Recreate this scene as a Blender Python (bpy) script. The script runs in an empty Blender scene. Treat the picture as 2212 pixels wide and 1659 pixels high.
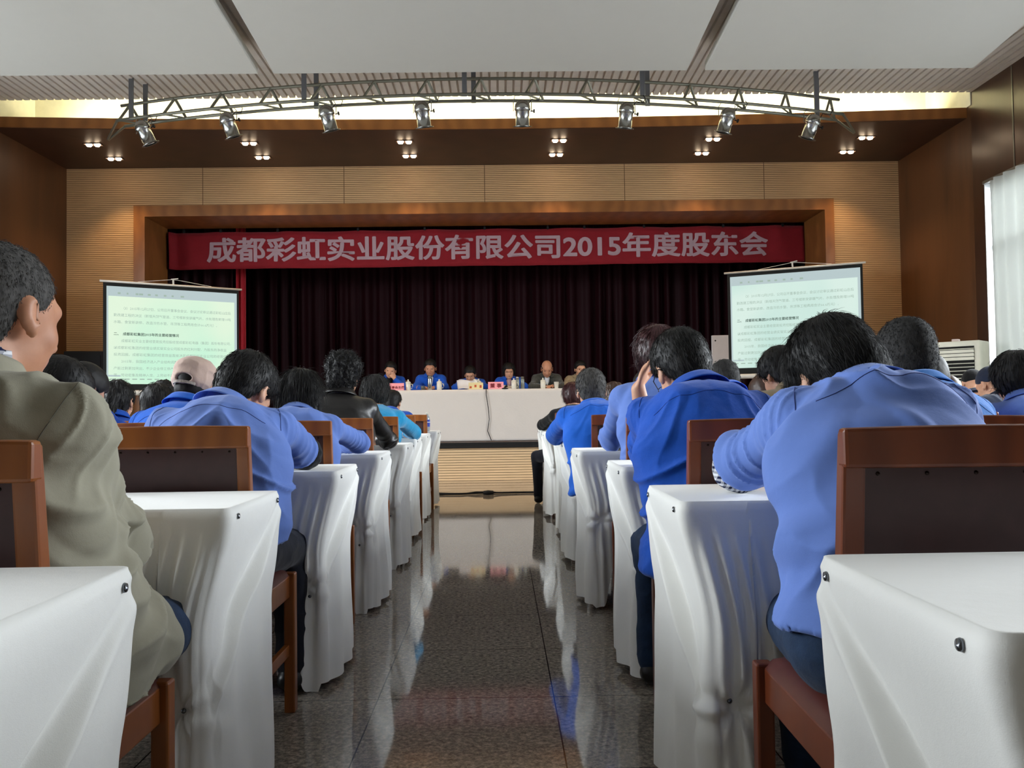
import bpy, math, random
import numpy as np
from math import sin, cos, pi, sqrt, atan2, radians as R
from mathutils import Vector, Matrix

random.seed(7)
SC = bpy.context.scene
COL = SC.collection

# ------------------------------------------------------------------ camera
FPX = 1880.0                       # focal length in pixels of a 2212 px wide frame
yaw, pit, rol = 26 / FPX, 56 / FPX, 0.0135
fw = Vector((sin(yaw) * cos(pit), cos(yaw) * cos(pit), sin(pit)))
rt0 = Vector((cos(yaw), -sin(yaw), 0))
up0 = rt0.cross(fw)
rt = rt0 * cos(rol) - up0 * sin(rol)
up = rt0 * sin(rol) + up0 * cos(rol)
cd = bpy.data.cameras.new('camera')
cam = bpy.data.objects.new('camera', cd)
COL.objects.link(cam)
m = Matrix((rt, up, -fw)).transposed().to_4x4()
m.translation = Vector((0, 0, 0.98))
cam.matrix_world = m
cd.sensor_width = 36.0
cd.lens = FPX / 2212 * 36.0
cd.clip_start = 0.05
SC.camera = cam

# ------------------------------------------------------------------ light and exposure
vs = SC.view_settings
vs.view_transform = 'Standard'
vs.look = 'None'
vs.gamma = 1.0
vs.use_curve_mapping = False
vs.exposure = 0.0
w = bpy.data.worlds.new('sky')
SC.world = w
w.use_nodes = True
bg = w.node_tree.nodes['Background']
bg.inputs[0].default_value = (0.80, 0.90, 1.0, 1)
bg.inputs[1].default_value = 3.0

WL, WR = -6.04, 5.70               # the side walls
STAGE_Y = 12.2
WIN_R = [(6.3, 10.05), (2.2, 5.5)]
WIN_L = [(5.6, 9.4), (1.6, 4.8)]
WZ0, WZ1 = 0.90, 3.56


def area(name, loc, rot, sx, sy, power, col, parent=None):
    l = bpy.data.lights.new(name, 'AREA')
    l.shape = 'RECTANGLE'
    l.size, l.size_y = sx, sy
    l.energy = power
    l.color = col
    o = bpy.data.objects.new(name, l)
    COL.objects.link(o)
    o.location = loc
    o.rotation_euler = rot
    return o


DAY = (0.90, 0.96, 1.0)
for (a, b), pw in zip(WIN_R, (1150, 1350)):   # sky light falling through the right windows
    area('window_daylight', (WR + 2.0, (a + b) / 2, 3.8), (0, R(90 - 33), 0), 3.4, b - a + 0.8, pw, DAY)
for (a, b), pw in zip(WIN_L, (1150, 1350)):
    area('window_daylight', (WL - 2.0, (a + b) / 2, 3.8), (0, R(-90 + 33), 0), 3.4, b - a + 0.8, pw, DAY)
# fluorescent tubes lying in the cove above the stage soffit
for cx in (-4.6, -2.7, -0.8, 1.1, 3.0, 4.6):
    area('cove_tube_light', (cx, 11.02, 4.6), (R(180 - 20), 0, 0), 1.7, 0.06, 26, (1.0, 0.93, 0.62))
SPOT_W = 40


# ------------------------------------------------------------------ small helpers
def X(px, d):
    return (px - 1080) / FPX * d


def Z(py, px, d):
    return 0.98 + (885 - 0.0135 * (px - 1106) - py) / FPX * d


def lin(c):
    return tuple(((v / 255) / 12.92 if v / 255 <= 0.04045 else ((v / 255 + 0.055) / 1.055) ** 2.4) for v in c) + (1,)


class NT:
    """tiny node-tree builder"""
    def __init__(s, name):
        s.m = bpy.data.materials.new(name)
        s.m.use_nodes = True
        s.t = s.m.node_tree
        s.b = s.t.nodes['Principled BSDF']
        s.out = s.t.nodes['Material Output']

    def n(s, typ, **kw):
        nd = s.t.nodes.new(typ)
        for k, v in kw.items():
            if k.startswith('i_'):
                key = k[2:]
                nd.inputs[int(key) if key.isdigit() else key.replace('_', ' ')].default_value = v
            else:
                setattr(nd, k, v)
        return nd

    def l(s, a, b):
        s.t.links.new(a, b)

    def coord(s, scale=(1, 1, 1), obj=True):
        tc = s.n('ShaderNodeTexCoord')
        mp = s.n('ShaderNodeMapping')
        mp.inputs['Scale'].default_value = scale
        s.l(tc.outputs['Object' if obj else 'Generated'], mp.inputs[0])
        return mp.outputs[0]

    def noise(s, vec, scale, detail=3, rough=0.5):
        nd = s.n('ShaderNodeTexNoise', i_Scale=scale, i_Detail=detail, i_Roughness=rough)
        s.l(vec, nd.inputs['Vector'])
        return nd.outputs['Fac']

    def ramp(s, fac, stops):
        nd = s.n('ShaderNodeValToRGB')
        cr = nd.color_ramp
        while len(cr.elements) < len(stops):
            cr.elements.new(0.5)
        for e, (p, c) in zip(cr.elements, stops):
            e.position = p
            e.color = c
        s.l(fac, nd.inputs[0])
        return nd.outputs[0]

    def bump(s, h, strength=0.3, dist=0.01):
        nd = s.n('ShaderNodeBump', i_Strength=strength, i_Distance=dist)
        s.l(h, nd.inputs['Height'])
        s.l(nd.outputs[0], s.b.inputs['Normal'])

    def base(s, c=None, rough=0.6, metal=0.0, spec=0.5):
        if c is not None:
            s.b.inputs['Base Color'].default_value = c
        s.b.inputs['Roughness'].default_value = rough
        s.b.inputs['Metallic'].default_value = metal
        s.b.inputs['Specular IOR Level'].default_value = spec
        return s


MATS = {}


def plain(name, rgb, rough=0.6, metal=0.0, spec=0.4, var=0.0, vscale=8):
    if name in MATS:
        return MATS[name]
    t = NT(name).base(lin(rgb), rough, metal, spec)
    c = lin(rgb)
    v = t.coord()
    f = t.noise(v, vscale, 4)
    k = var if var else 0.06
    t.l(t.ramp(f, [(0.25, tuple(x * (1 - k) for x in c[:3]) + (1,)), (0.75, tuple(min(1, x * (1 + k)) for x in c[:3]) + (1,))]), t.b.inputs['Base Color'])
    MATS[name] = t.m
    return t.m


def emit(name, rgb, strength):
    if name in MATS:
        return MATS[name]
    t = NT(name).base((0, 0, 0, 1), 0.6)
    t.b.inputs['Emission Color'].default_value = lin(rgb)
    t.b.inputs['Emission Strength'].default_value = strength
    MATS[name] = t.m
    return t.m


def fabric(name, rgb, rough=0.85, var=0.10, weave=900, bump=0.25, sheen=0.15, fade=6):
    if name in MATS:
        return MATS[name]
    t = NT(name).base(lin(rgb), rough, 0, 0.2)
    c = lin(rgb)
    v = t.coord()
    f = t.noise(v, fade, 5, 0.6)
    t.l(t.ramp(f, [(0.3, tuple(x * (1 - var) for x in c[:3]) + (1,)), (0.7, tuple(min(1, x * (1 + var)) for x in c[:3]) + (1,))]), t.b.inputs['Base Color'])
    g = t.noise(v, weave, 1)
    g2 = t.noise(v, 38, 3)
    mx = t.n('ShaderNodeMath', operation='MULTIPLY_ADD', i_1=4.0)
    t.l(g2, mx.inputs[0])
    t.l(g, mx.inputs[2])
    t.bump(mx.outputs[0], bump, 0.0025)
    t.b.inputs['Sheen Weight'].default_value = sheen
    MATS[name] = t.m
    return t.m


def wood(name, dark, light, rough=0.35, scale=(1, 1, 1), grain=6, bump=0.05):
    if name in MATS:
        return MATS[name]
    t = NT(name).base(None, rough, 0, 0.5)
    v = t.coord(scale)
    f = t.noise(v, grain, 6, 0.65)
    wv = t.n('ShaderNodeTexWave', i_Scale=grain * 0.5, i_Distortion=7.0, i_Detail=3.0)
    t.l(v, wv.inputs['Vector'])
    mx = t.n('ShaderNodeMix', data_type='FLOAT')
    mx.inputs[0].default_value = 0.35
    t.l(f, mx.inputs[2])
    t.l(wv.outputs['Fac'], mx.inputs[3])
    t.l(t.ramp(mx.outputs[0], [(0.2, lin(dark)), (0.8, lin(light))]), t.b.inputs['Base Color'])
    t.bump(f, bump, 0.002)
    MATS[name] = t.m
    return t.m


class MB:
    """collects shapes and links them as one mesh object"""
    def __init__(s):
        s.v, s.f = [], []

    def add(s, vs_, fs):
        o = len(s.v)
        s.v += [tuple(p) for p in vs_]
        s.f += [tuple(i + o for i in f) for f in fs]
        return s

    def box(s, lo, hi):
        (a, b, c), (d, e, f) = lo, hi
        vs_ = [(a, b, c), (d, b, c), (d, e, c), (a, e, c), (a, b, f), (d, b, f), (d, e, f), (a, e, f)]
        return s.add(vs_, [(0, 3, 2, 1), (4, 5, 6, 7), (0, 1, 5, 4), (1, 2, 6, 5), (2, 3, 7, 6), (3, 0, 4, 7)])

    def bar(s, a, b, w_, h_, side=(0, 0, 1)):
        a, b = Vector(a), Vector(b)
        d = (b - a).normalized()
        sd = Vector(side)
        if abs(d.dot(sd)) > 0.98:
            sd = Vector((0, 1, 0))
        u = d.cross(sd).normalized()
        n = u.cross(d).normalized()
        q = [u * w_ / 2 + n * h_ / 2, -u * w_ / 2 + n * h_ / 2, -u * w_ / 2 - n * h_ / 2, u * w_ / 2 - n * h_ / 2]
        vs_ = [a + k for k in q] + [b + k for k in q]
        return s.add(vs_, [(0, 1, 2, 3), (7, 6, 5, 4), (0, 4, 5, 1), (1, 5, 6, 2), (2, 6, 7, 3), (3, 7, 4, 0)])

    def tube(s, pts, r, n=8, cap=True):
        pts = [Vector(p) for p in pts]
        rs = r if isinstance(r, (list, tuple)) else [r] * len(pts)
        o = len(s.v)
        ref = Vector((0.13, 0.27, 0.95)).normalized()
        for i, p in enumerate(pts):
            d = (pts[min(i + 1, len(pts) - 1)] - pts[max(i - 1, 0)])
            if d.length < 1e-9:
                d = Vector((0, 0, 1))
            d.normalize()
            if abs(d.dot(ref)) > 0.95:
                rf = Vector((1, 0, 0))
            else:
                rf = ref
            u = d.cross(rf).normalized()
            q = d.cross(u)
            for k in range(n):
                an = 2 * pi * k / n
                s.v.append(tuple(p + (u * cos(an) + q * sin(an)) * rs[i]))
        for i in range(len(pts) - 1):
            for k in range(n):
                a, b = o + i * n + k, o + i * n + (k + 1) % n
                s.f.append((a, b, b + n, a + n))
        if cap:
            s.f.append(tuple(o + k for k in range(n - 1, -1, -1)))
            e = o + (len(pts) - 1) * n
            s.f.append(tuple(e + k for k in range(n)))
        return s

    def lathe(s, prof, base=(0, 0, 0), axis=(0, 0, 1), n=24, cap=True):
        """prof: list of (radius, height along axis)"""
        ax = Vector(axis).normalized()
        rf = Vector((1, 0, 0)) if abs(ax.x) < 0.9 else Vector((0, 1, 0))
        u = ax.cross(rf).normalized()
        q = ax.cross(u)
        b = Vector(base)
        o = len(s.v)
        for r, h in prof:
            for k in range(n):
                an = 2 * pi * k / n
                s.v.append(tuple(b + ax * h + (u * cos(an) + q * sin(an)) * r))
        for i in range(len(prof) - 1):
            for k in range(n):
                a, c = o + i * n + k, o + i * n + (k + 1) % n
                s.f.append((a, c, c + n, a + n))
        if cap:
            s.f.append(tuple(o + k for k in range(n - 1, -1, -1)))
            e = o + (len(prof) - 1) * n
            s.f.append(tuple(e + k for k in range(n)))
        return s

    def grid(s, fn, nu, nv, flip=False):
        o = len(s.v)
        for j in range(nv + 1):
            for i in range(nu + 1):
                s.v.append(tuple(fn(i / nu, j / nv)))
        for j in range(nv):
            for i in range(nu):
                a = o + j * (nu + 1) + i
                q = (a, a + 1, a + nu + 2, a + nu + 1)
                s.f.append(q[::-1] if flip else q)
        return s

    def build(s, name, mat_, parent=None, bevel=0.0, smooth=False, solid=0.0, loc=None, seg=2):
        me = bpy.data.meshes.new(name)
        me.from_pydata(s.v, [], s.f)
        me.update()
        if mat_:
            me.materials.append(mat_)
        if smooth:
            me.shade_smooth() if hasattr(me, 'shade_smooth') else me.polygons.foreach_set('use_smooth', [True] * len(me.polygons))
        o = bpy.data.objects.new(name, me)
        COL.objects.link(o)
        if parent:
            o.parent = parent
        if loc:
            o.location = loc
        if bevel:
            b = o.modifiers.new('bevel', 'BEVEL')
            b.width = bevel
            b.segments = seg
            b.limit_method = 'ANGLE'
        if solid:
            b = o.modifiers.new('solid', 'SOLIDIFY')
            b.thickness = solid
            b.offset = 0
        return o


def tag(o, label=None, cat=None, group=None, kind=None):
    for k, v in (('label', label), ('category', cat), ('group', group), ('kind', kind)):
        if v:
            o[k] = v
    return o


def empty(name, loc=(0, 0, 0), rz=0.0, label=None, cat=None, group=None, parent=None):
    o = bpy.data.objects.new(name, None)
    COL.objects.link(o)
    o.location = loc
    o.rotation_euler = (0, 0, rz)
    o.empty_display_size = 0.1
    if parent:
        o.parent = parent
    return tag(o, label, cat, group)


def copy_tree(o, parent=None, mats=None):
    c = o.copy()
    COL.objects.link(c)
    if parent:
        c.parent = parent
    for ch in [k for k in bpy.data.objects if k.parent == o]:
        copy_tree(ch, c)
    return c


KIDS = {}


def dup(root, kids):
    """copy of a thing with its parts (kids: list of (object, [sub-objects]))"""
    r = root.copy()
    COL.objects.link(r)
    for ch, subs in kids:
        c = ch.copy()
        COL.objects.link(c)
        c.parent = r
        for g in subs:
            d = g.copy()
            COL.objects.link(d)
            d.parent = c
    return r


def text_mesh(name, body, size, mat_, parent=None, extrude=0.002, offset=0.0, align='LEFT', loc=(0, 0, 0), rot=(0, 0, 0), res=4, spacing=1.0, xs=1.0):
    cu = bpy.data.curves.new(name, 'FONT')
    cu.body = body
    cu.size = size
    cu.extrude = extrude
    cu.offset = offset
    cu.align_x = align
    cu.resolution_u = res
    cu.space_character = spacing
    o = bpy.data.objects.new(name, cu)
    COL.objects.link(o)
    dg = bpy.context.evaluated_depsgraph_get()
    dg.update()
    me = bpy.data.meshes.new_from_object(o.evaluated_get(dg))
    bpy.data.objects.remove(o)
    if xs != 1.0:
        for v in me.vertices:
            v.co.x *= xs
    me.materials.clear()
    me.materials.append(mat_)
    ob = bpy.data.objects.new(name, me)
    COL.objects.link(ob)
    ob.location = loc
    ob.rotation_euler = rot
    if parent:
        ob.parent = parent
    return ob


def embolden(o, r, n=8):
    """thicken flat lettering by overlaying slightly shifted copies in the same mesh"""
    me = o.data
    vs_ = [tuple(v.co) for v in me.vertices]
    fs_ = [tuple(p.vertices) for p in me.polygons]
    V, F = list(vs_), list(fs_)
    for k in range(n):
        a = 2 * pi * k / n
        b = len(V)
        V += [(x + r * cos(a), y + r * sin(a), z) for x, y, z in vs_]
        F += [tuple(i + b for i in f) for f in fs_]
    m2 = bpy.data.meshes.new(me.name)
    m2.from_pydata(V, [], F)
    m2.materials.append(me.materials[0])
    o.data = m2

# ------------------------------------------------------------------ room materials
def granite():
    t = NT('polished_granite').base(None, 0.06, 0, 0.55)
    v = t.coord()
    vo = t.n('ShaderNodeTexVoronoi', i_Scale=75.0)
    t.l(v, vo.inputs['Vector'])
    f = t.noise(v, 62, 5, 0.8)
    rgb = t.ramp(f, [(0.36, lin((98, 94, 86))), (0.5, lin((148, 141, 130))), (0.6, lin((186, 174, 160))), (0.70, lin((214, 202, 190)))])
    big = t.noise(v, 1.3, 3)
    mx = t.n('ShaderNodeMix', data_type='RGBA', blend_type='MULTIPLY')
    mx.inputs[0].default_value = 0.8
    t.l(rgb, mx.inputs[6])
    t.l(t.ramp(vo.outputs['Color'], [(0.0, (0.62, 0.60, 0.58, 1)), (1.0, (1.0, 0.97, 0.94, 1))]), mx.inputs[7])
    # square tiles with thin joints
    sx = t.n('ShaderNodeSeparateXYZ')
    t.l(v, sx.inputs[0])
    gr = []
    for ax, off in (('X', 0.43), ('Y', -3.0)):
        ad = t.n('ShaderNodeMath', operation='ADD', i_1=off)
        t.l(sx.outputs[ax], ad.inputs[0])
        pp = t.n('ShaderNodeMath', operation='PINGPONG', i_1=0.3)
        t.l(ad.outputs[0], pp.inputs[0])
        lt = t.n('ShaderNodeMath', operation='LESS_THAN', i_1=0.0022)
        t.l(pp.outputs[0], lt.inputs[0])
        gr.append(lt.outputs[0])
    mm = t.n('ShaderNodeMath', operation='MAXIMUM')
    t.l(gr[0], mm.inputs[0])
    t.l(gr[1], mm.inputs[1])
    m2 = t.n('ShaderNodeMix', data_type='RGBA')
    t.l(mm.outputs[0], m2.inputs[0])
    t.l(mx.outputs[2], m2.inputs[6])
    m2.inputs[7].default_value = lin((38, 34, 30))
    # each tile slightly different
    m3 = t.n('ShaderNodeMix', data_type='RGBA', blend_type='MULTIPLY')
    m3.inputs[0].default_value = 0.5
    t.l(m2.outputs[2], m3.inputs[6])
    t.l(t.ramp(big, [(0.3, (0.82, 0.82, 0.82, 1)), (0.7, (1, 1, 1, 1))]), m3.inputs[7])
    t.l(m3.outputs[2], t.b.inputs['Base Color'])
    r = t.noise(v, 5, 4)
    mr = t.n('ShaderNodeMapRange', i_3=0.035, i_4=0.08)
    t.l(r, mr.inputs[0])
    t.l(mr.outputs[0], t.b.inputs['Roughness'])
    return t.m


def slats(name, pitch, face, gap, frac=0.16, panel=1.98, off=0.0, axis='Z', strength=0.8):
    """grooved acoustic boarding: horizontal grooves and, every panel, a vertical joint"""
    t = NT(name).base(None, 0.55, 0, 0.25)
    v = t.coord()
    sx = t.n('ShaderNodeSeparateXYZ')
    t.l(v, sx.inputs[0])
    pp = t.n('ShaderNodeMath', operation='PINGPONG', i_1=pitch / 2)
    t.l(sx.outputs[axis], pp.inputs[0])
    lt = t.n('ShaderNodeMapRange', i_1=pitch / 2 * frac, i_2=pitch / 2 * frac * 1.5, i_3=1.0, i_4=0.0)
    t.l(pp.outputs[0], lt.inputs[0])
    ad = t.n('ShaderNodeMath', operation='ADD', i_1=off)
    t.l(sx.outputs['X'], ad.inputs[0])
    p2 = t.n('ShaderNodeMath', operation='PINGPONG', i_1=panel / 2)
    t.l(ad.outputs[0], p2.inputs[0])
    l2 = t.n('ShaderNodeMath', operation='LESS_THAN', i_1=0.004)
    t.l(p2.outputs[0], l2.inputs[0])
    mm = t.n('ShaderNodeMath', operation='MAXIMUM')
    t.l(lt.outputs[0], mm.inputs[0])
    t.l(l2.outputs[0], mm.inputs[1])
    st = t.coord((0.8, 1, 14))
    f = t.noise(st, 5, 4)
    c = lin(face)
    rgb = t.ramp(f, [(0.3, tuple(x * 0.88 for x in c[:3]) + (1,)), (0.7, tuple(x * 1.06 for x in c[:3]) + (1,))])
    mx = t.n('ShaderNodeMix', data_type='RGBA')
    t.l(mm.outputs[0], mx.inputs[0])
    t.l(rgb, mx.inputs[6])
    mx.inputs[7].default_value = lin(gap)
    t.l(mx.outputs[2], t.b.inputs['Base Color'])
    inv = t.n('ShaderNodeMath', operation='SUBTRACT', i_0=1.0)
    t.l(mm.outputs[0], inv.inputs[1])
    t.bump(inv.outputs[0], strength, 0.006)
    return t.m


M_floor = granite()
M_cream = slats('slatted_maple_boarding', 0.0265, (204, 166, 122), (88, 62, 40), 0.17, 1.98, 0.18)
M_riser = slats('slatted_riser_boarding', 0.036, (226, 192, 150), (80, 56, 38), 0.13, 6.0, 1.7)
M_brown = wood('brown_wood_panelling', (70, 42, 23), (92, 56, 30), 0.42, (1, 1, 0.15), 5)
M_dark = wood('dark_wood_panelling', (50, 30, 21), (66, 40, 28), 0.28, (1, 1, 0.3), 4)
M_soffit = wood('soffit_wood', (56, 32, 20), (70, 41, 26), 0.5, (0.3, 1, 1), 4)
M_frame = wood('stage_frame_wood', (122, 76, 36), (152, 98, 50), 0.4, (0.5, 1, 0.5), 6)
M_white = plain('white_ceiling_paint', (206, 204, 196), 0.75, 0, 0.2, 0.008)
M_rib = plain('ribbed_ceiling_paint', (214, 204, 194), 0.7)
M_black = plain('matt_black', (18, 16, 16), 0.8)
M_steel = plain('grey_steel', (120, 118, 110), 0.4, 0.7)
M_alu = plain('polished_aluminium', (200, 200, 198), 0.18, 1.0)
M_plaster = plain('off_white_plaster', (205, 200, 190), 0.8)
M_wframe = plain('white_window_frame', (220, 222, 222), 0.4)


def st(name, mb, mt, **kw):
    return tag(mb.build(name, mt, **kw), kind='structure')


Y0, Y1 = -5.0, STAGE_Y
ZC = 4.72
st('floor', MB().box((WL - 0.1, Y0, -0.1), (WR + 0.1, STAGE_Y + 0.01, 0.0)), M_floor)


def side_wall(name, x, wins, sgn):
    """upper and lower bands, piers between the windows; wood towards the stage"""
    x0, x1 = (x, x + 0.2) if sgn > 0 else (x - 0.2, x)
    up_ = MB().box((x0, Y0, WZ1), (x1, 10.28, 5.4))
    lo_ = MB().box((x0, Y0, 0), (x1, 10.28, WZ0))
    edges = sorted([w_ for p in wins for w_ in p])
    ys = [Y0] + edges + [10.28]
    pier = MB()
    for i in range(0, len(ys), 2):
        pier.box((x0, ys[i], WZ0), (x1, ys[i + 1], WZ1))
    up_.add(lo_.v, lo_.f)
    up_.add(pier.v, pier.f)
    st(name, up_, M_dark)


side_wall('wall_right', WR, WIN_R, 1)
side_wall('wall_left', WL, WIN_L, -1)
st('wall_right_front', MB().box((WR, 10.28, 0), (WR + 0.2, 16.2, 5.4)), M_brown)
st('wall_left_front', MB().box((WL - 0.2, 10.28, 0), (WL, 16.2, 5.4)), M_brown)
st('wall_back', MB().box((WL, Y0 - 0.1, 0), (WR, Y0, 5.4)), M_plaster)
# metal joint strip in the dark panelling above the right window
st('trim_1', MB().box((WR - 0.006, 9.425, WZ1 + 0.02), (WR + 0.01, 9.445, 4.71)), M_steel)
st('trim_2', MB().box((WR - 0.03, 6.2, WZ1 - 0.02), (WR + 0.01, 10.03, WZ1 + 0.015)), M_steel)

M_glass = NT('window_glass')
tr = M_glass.n('ShaderNodeBsdfTransparent')
gl = M_glass.n('ShaderNodeBsdfGlossy', i_Roughness=0.02)
mxs = M_glass.n('ShaderNodeMixShader')
mxs.inputs[0].default_value = 0.06
M_glass.l(tr.outputs[0], mxs.inputs[1])
M_glass.l(gl.outputs[0], mxs.inputs[2])
M_glass.l(mxs.outputs[0], M_glass.out.inputs[0])
wi = 1
for x, wins, sg in ((WR + 0.1, WIN_R, 1), (WL - 0.1, WIN_L, -1)):
    for a, b in wins:
        e = MB()
        for yy in (a + 0.03, (a + b) / 2):
            e.box((x - 0.03, yy - 0.03, WZ0), (x + 0.03, yy + 0.03, WZ1))
        for zz in (WZ0 + 0.03, 2.8, WZ1 - 0.03):
            e.box((x - 0.028, a, zz - 0.03), (x + 0.028, b, zz + 0.03))
        e.box((x - 0.098, b - 0.012, WZ0 + 0.005), (x + 0.098, b - 0.001, WZ1 - 0.005))
        o = st('window_%d' % wi, e, M_wframe)
        MB().box((x - 0.004, a + 0.01, WZ0 + 0.01), (x + 0.004, b - 0.01, WZ1 - 0.01)).build('pane', M_glass.m, o)
        wi += 1

# ribbed ceiling: one corrugated sheet whose ribs run towards the stage
rb = MB()
pr, n_r = 0.092, int((WR - WL) / 0.092)
YR1 = 10.27
prof = []
for i in range(n_r + 1):
    x = WL + i * pr
    prof += [(x, ZC), (x + 0.064, ZC), (x + 0.070, ZC + 0.03), (x + 0.086, ZC + 0.03)]
prof = [(min(p[0], WR), p[1]) for p in prof]
np_ = len(prof)
vv = [(x, Y0, z) for x, z in prof] + [(x, YR1, z) for x, z in prof] + [(x, YR1, ZC + 0.07) for x, z in prof]
ff = [(i, i + np_, i + np_ + 1, i + 1) for i in range(np_ - 1)] + [(i + np_, i + 2 * np_, i + 2 * np_ + 1, i + np_ + 1) for i in range(np_ - 1)]
rb.add(vv, ff)
st('ceiling', rb, M_rib)
st('ceiling_cove', MB().box((WL, YR1, 5.2), (WR, 12.3, 5.3)).box((WL, YR1 - 0.05, ZC + 0.06), (WR, YR1, 5.3)), M_white)
st('wall_cove', MB().box((WL, 11.35, 4.56), (WR, 11.45, 5.3)).box((WL, YR1, 4.566), (WL + 0.01, 11.36, 5.2)).box((WR - 0.01, YR1, 4.566), (WR, 11.36, 5.2)), plain('cove_paint', (240, 236, 214), 0.8))

# soffit over the stage front: gently hollowed front edge with a fascia
NS = 40


def fy(x):
    u = (x + 0.24) / 5.84
    return 10.64 - 0.24 * u * u


sf = MB()
xs_ = [WL + (WR - WL) * i / NS for i in range(NS + 1)]
vv = []
for x in xs_:
    vv += [(x, fy(x), 4.44), (x, fy(x), 4.565), (x, fy(x) + 0.05, 4.565), (x, 11.36, 4.565), (x, STAGE_Y + 0.05, 4.565), (x, STAGE_Y + 0.05, 4.44)]
ff = []
for i in range(NS):
    for k in range(6):
        a, b = i * 6 + k, i * 6 + (k + 1) % 6
        ff.append((a, b, b + 6, a + 6))
sf.add(vv, [f[::-1] for f in ff])
st('ceiling_soffit', sf, M_soffit)
fa = MB()
vv, ff = [], []
for x in xs_:
    vv += [(x, fy(x) - 0.02, 4.445), (x, fy(x) - 0.02, 4.57), (x, fy(x) - 0.001, 4.57), (x, fy(x) - 0.001, 4.445)]
for i in range(NS):
    for k in range(4):
        a, b = i * 4 + k, i * 4 + (k + 1) % 4
        ff.append((b, a, a + 4, b + 4))
st('trim_3', fa.add(vv, ff), M_frame)

# stage wall with the proscenium opening
OX0, OX1, OZ = -4.945, 4.63, 3.755      # inner opening
FX0, FX1, FZ = -5.10, 4.76, 3.91       # outer edge of the wooden frame
SZ = 0.53
wl = MB()
wl.box((WL, STAGE_Y, SZ), (FX0, STAGE_Y + 0.12, 4.45))
wl.box((FX1, STAGE_Y, SZ), (WR, STAGE_Y + 0.12, 4.45))
wl.box((FX0, STAGE_Y, FZ), (FX1, STAGE_Y + 0.12, 4.45))
st('wall_front', wl, M_cream)
st('wall_front_riser', MB().box((WL, STAGE_Y, 0), (WR, STAGE_Y + 0.12, SZ - 0.075)), M_riser)
fr = MB()
fr.box((FX0, STAGE_Y - 0.02, SZ), (OX0, STAGE_Y + 0.82, FZ))
fr.box((OX1, STAGE_Y - 0.02, SZ), (FX1, STAGE_Y + 0.82, FZ))
fr.box((OX0, STAGE_Y - 0.02, OZ), (OX1, STAGE_Y + 0.82, FZ))
st('trim_4', fr, M_frame)
st('trim_5', MB().box((WL, STAGE_Y - 0.03, SZ - 0.075), (WR, STAGE_Y + 0.13, SZ - 0.035)).box((WL, STAGE_Y + 0.01, SZ - 0.034), (WR, STAGE_Y + 0.13, SZ)), M_black)
st('floor_stage', MB().box((WL, STAGE_Y + 0.12, SZ - 0.06), (WR, 16.2, SZ)), wood('stage_floor_boards', (70, 44, 28), (92, 60, 38), 0.4))
# black stage house
st('wall_stage_back', MB().box((WL, 16.0, SZ), (WR, 16.1, 5.4)), M_black)
st('ceiling_stage', MB().box((WL, STAGE_Y + 0.12, 4.6), (WR, 16.2, 4.7)), M_black)


def drape(name, x0, x1, y, z0, z1, folds, amp, mt, label, cat='curtain', turn=0.0, seed=1, group=None):
    rnd = random.Random(seed)
    ph = [rnd.uniform(0, 6.28) for _ in range(8)]
    nu = int(folds * 10)

    def fn(u, v):
        x = x0 + (x1 - x0) * u
        s_ = folds * 2 * pi * u
        f = sin(s_ + 0.9 * sin(s_ * 0.23 + ph[0]) + 0.5 * sin(s_ * 0.11 + ph[1]))
        f = math.copysign(abs(f) ** 0.75, f)
        sway = 0.4 * sin(2.3 * v + ph[2] + u * 9) * amp * 0.4
        a = amp * (0.75 + 0.35 * sin(s_ * 0.37 + ph[3]))
        p = (x + turn * 0, y + a * f + sway, z0 + (z1 - z0) * v)
        return p
    o = MB().grid(fn, nu, 10).build(name, mt, smooth=True, solid=0.004)
    return tag(o, label, cat, group)


t = NT('maroon_velvet').base(lin((40, 7, 14)), 0.6, 0, 0.15)
t.b.inputs['Sheen Weight'].default_value = 0.1
t.b.inputs['Sheen Roughness'].default_value = 0.35
t.b.inputs['Sheen Tint'].default_value = lin((150, 60, 70))
t.bump(t.noise(t.coord((1, 1, 0.2)), 60, 3), 0.3, 0.004)
M_velvet = t.m
t2 = NT('bright_red_velvet').base(lin((190, 12, 36)), 0.5, 0, 0.3)
t2.b.inputs['Sheen Weight'].default_value = 0.4
t2.bump(t2.noise(t2.coord((1, 1, 0.2)), 60, 3), 0.3, 0.004)
M_red_velvet = t2.m
drape('stage_curtain', -4.3, 5.3, 14.9, SZ + 0.01, 4.55, 46, 0.07, M_velvet, 'dark maroon velvet curtain hung in folds across the back of the stage', seed=3)
drape('side_curtain', -5.9, -4.18, 13.75, SZ + 0.01, 4.55, 9, 0.05, M_velvet, 'dark maroon side curtain at the left edge of the stage', seed=5)
drape('curtain_edge', -4.12, -3.98, 13.72, SZ + 0.01, 4.55, 1.6, 0.05, M_red_velvet, 'narrow bright red curtain hanging beside the left projection screen', seed=6)
drape('side_curtain', 4.62, 5.5, 13.75, SZ + 0.01, 4.55, 5, 0.05, M_velvet, 'dark maroon side curtain at the right edge of the stage', seed=8)

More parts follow.
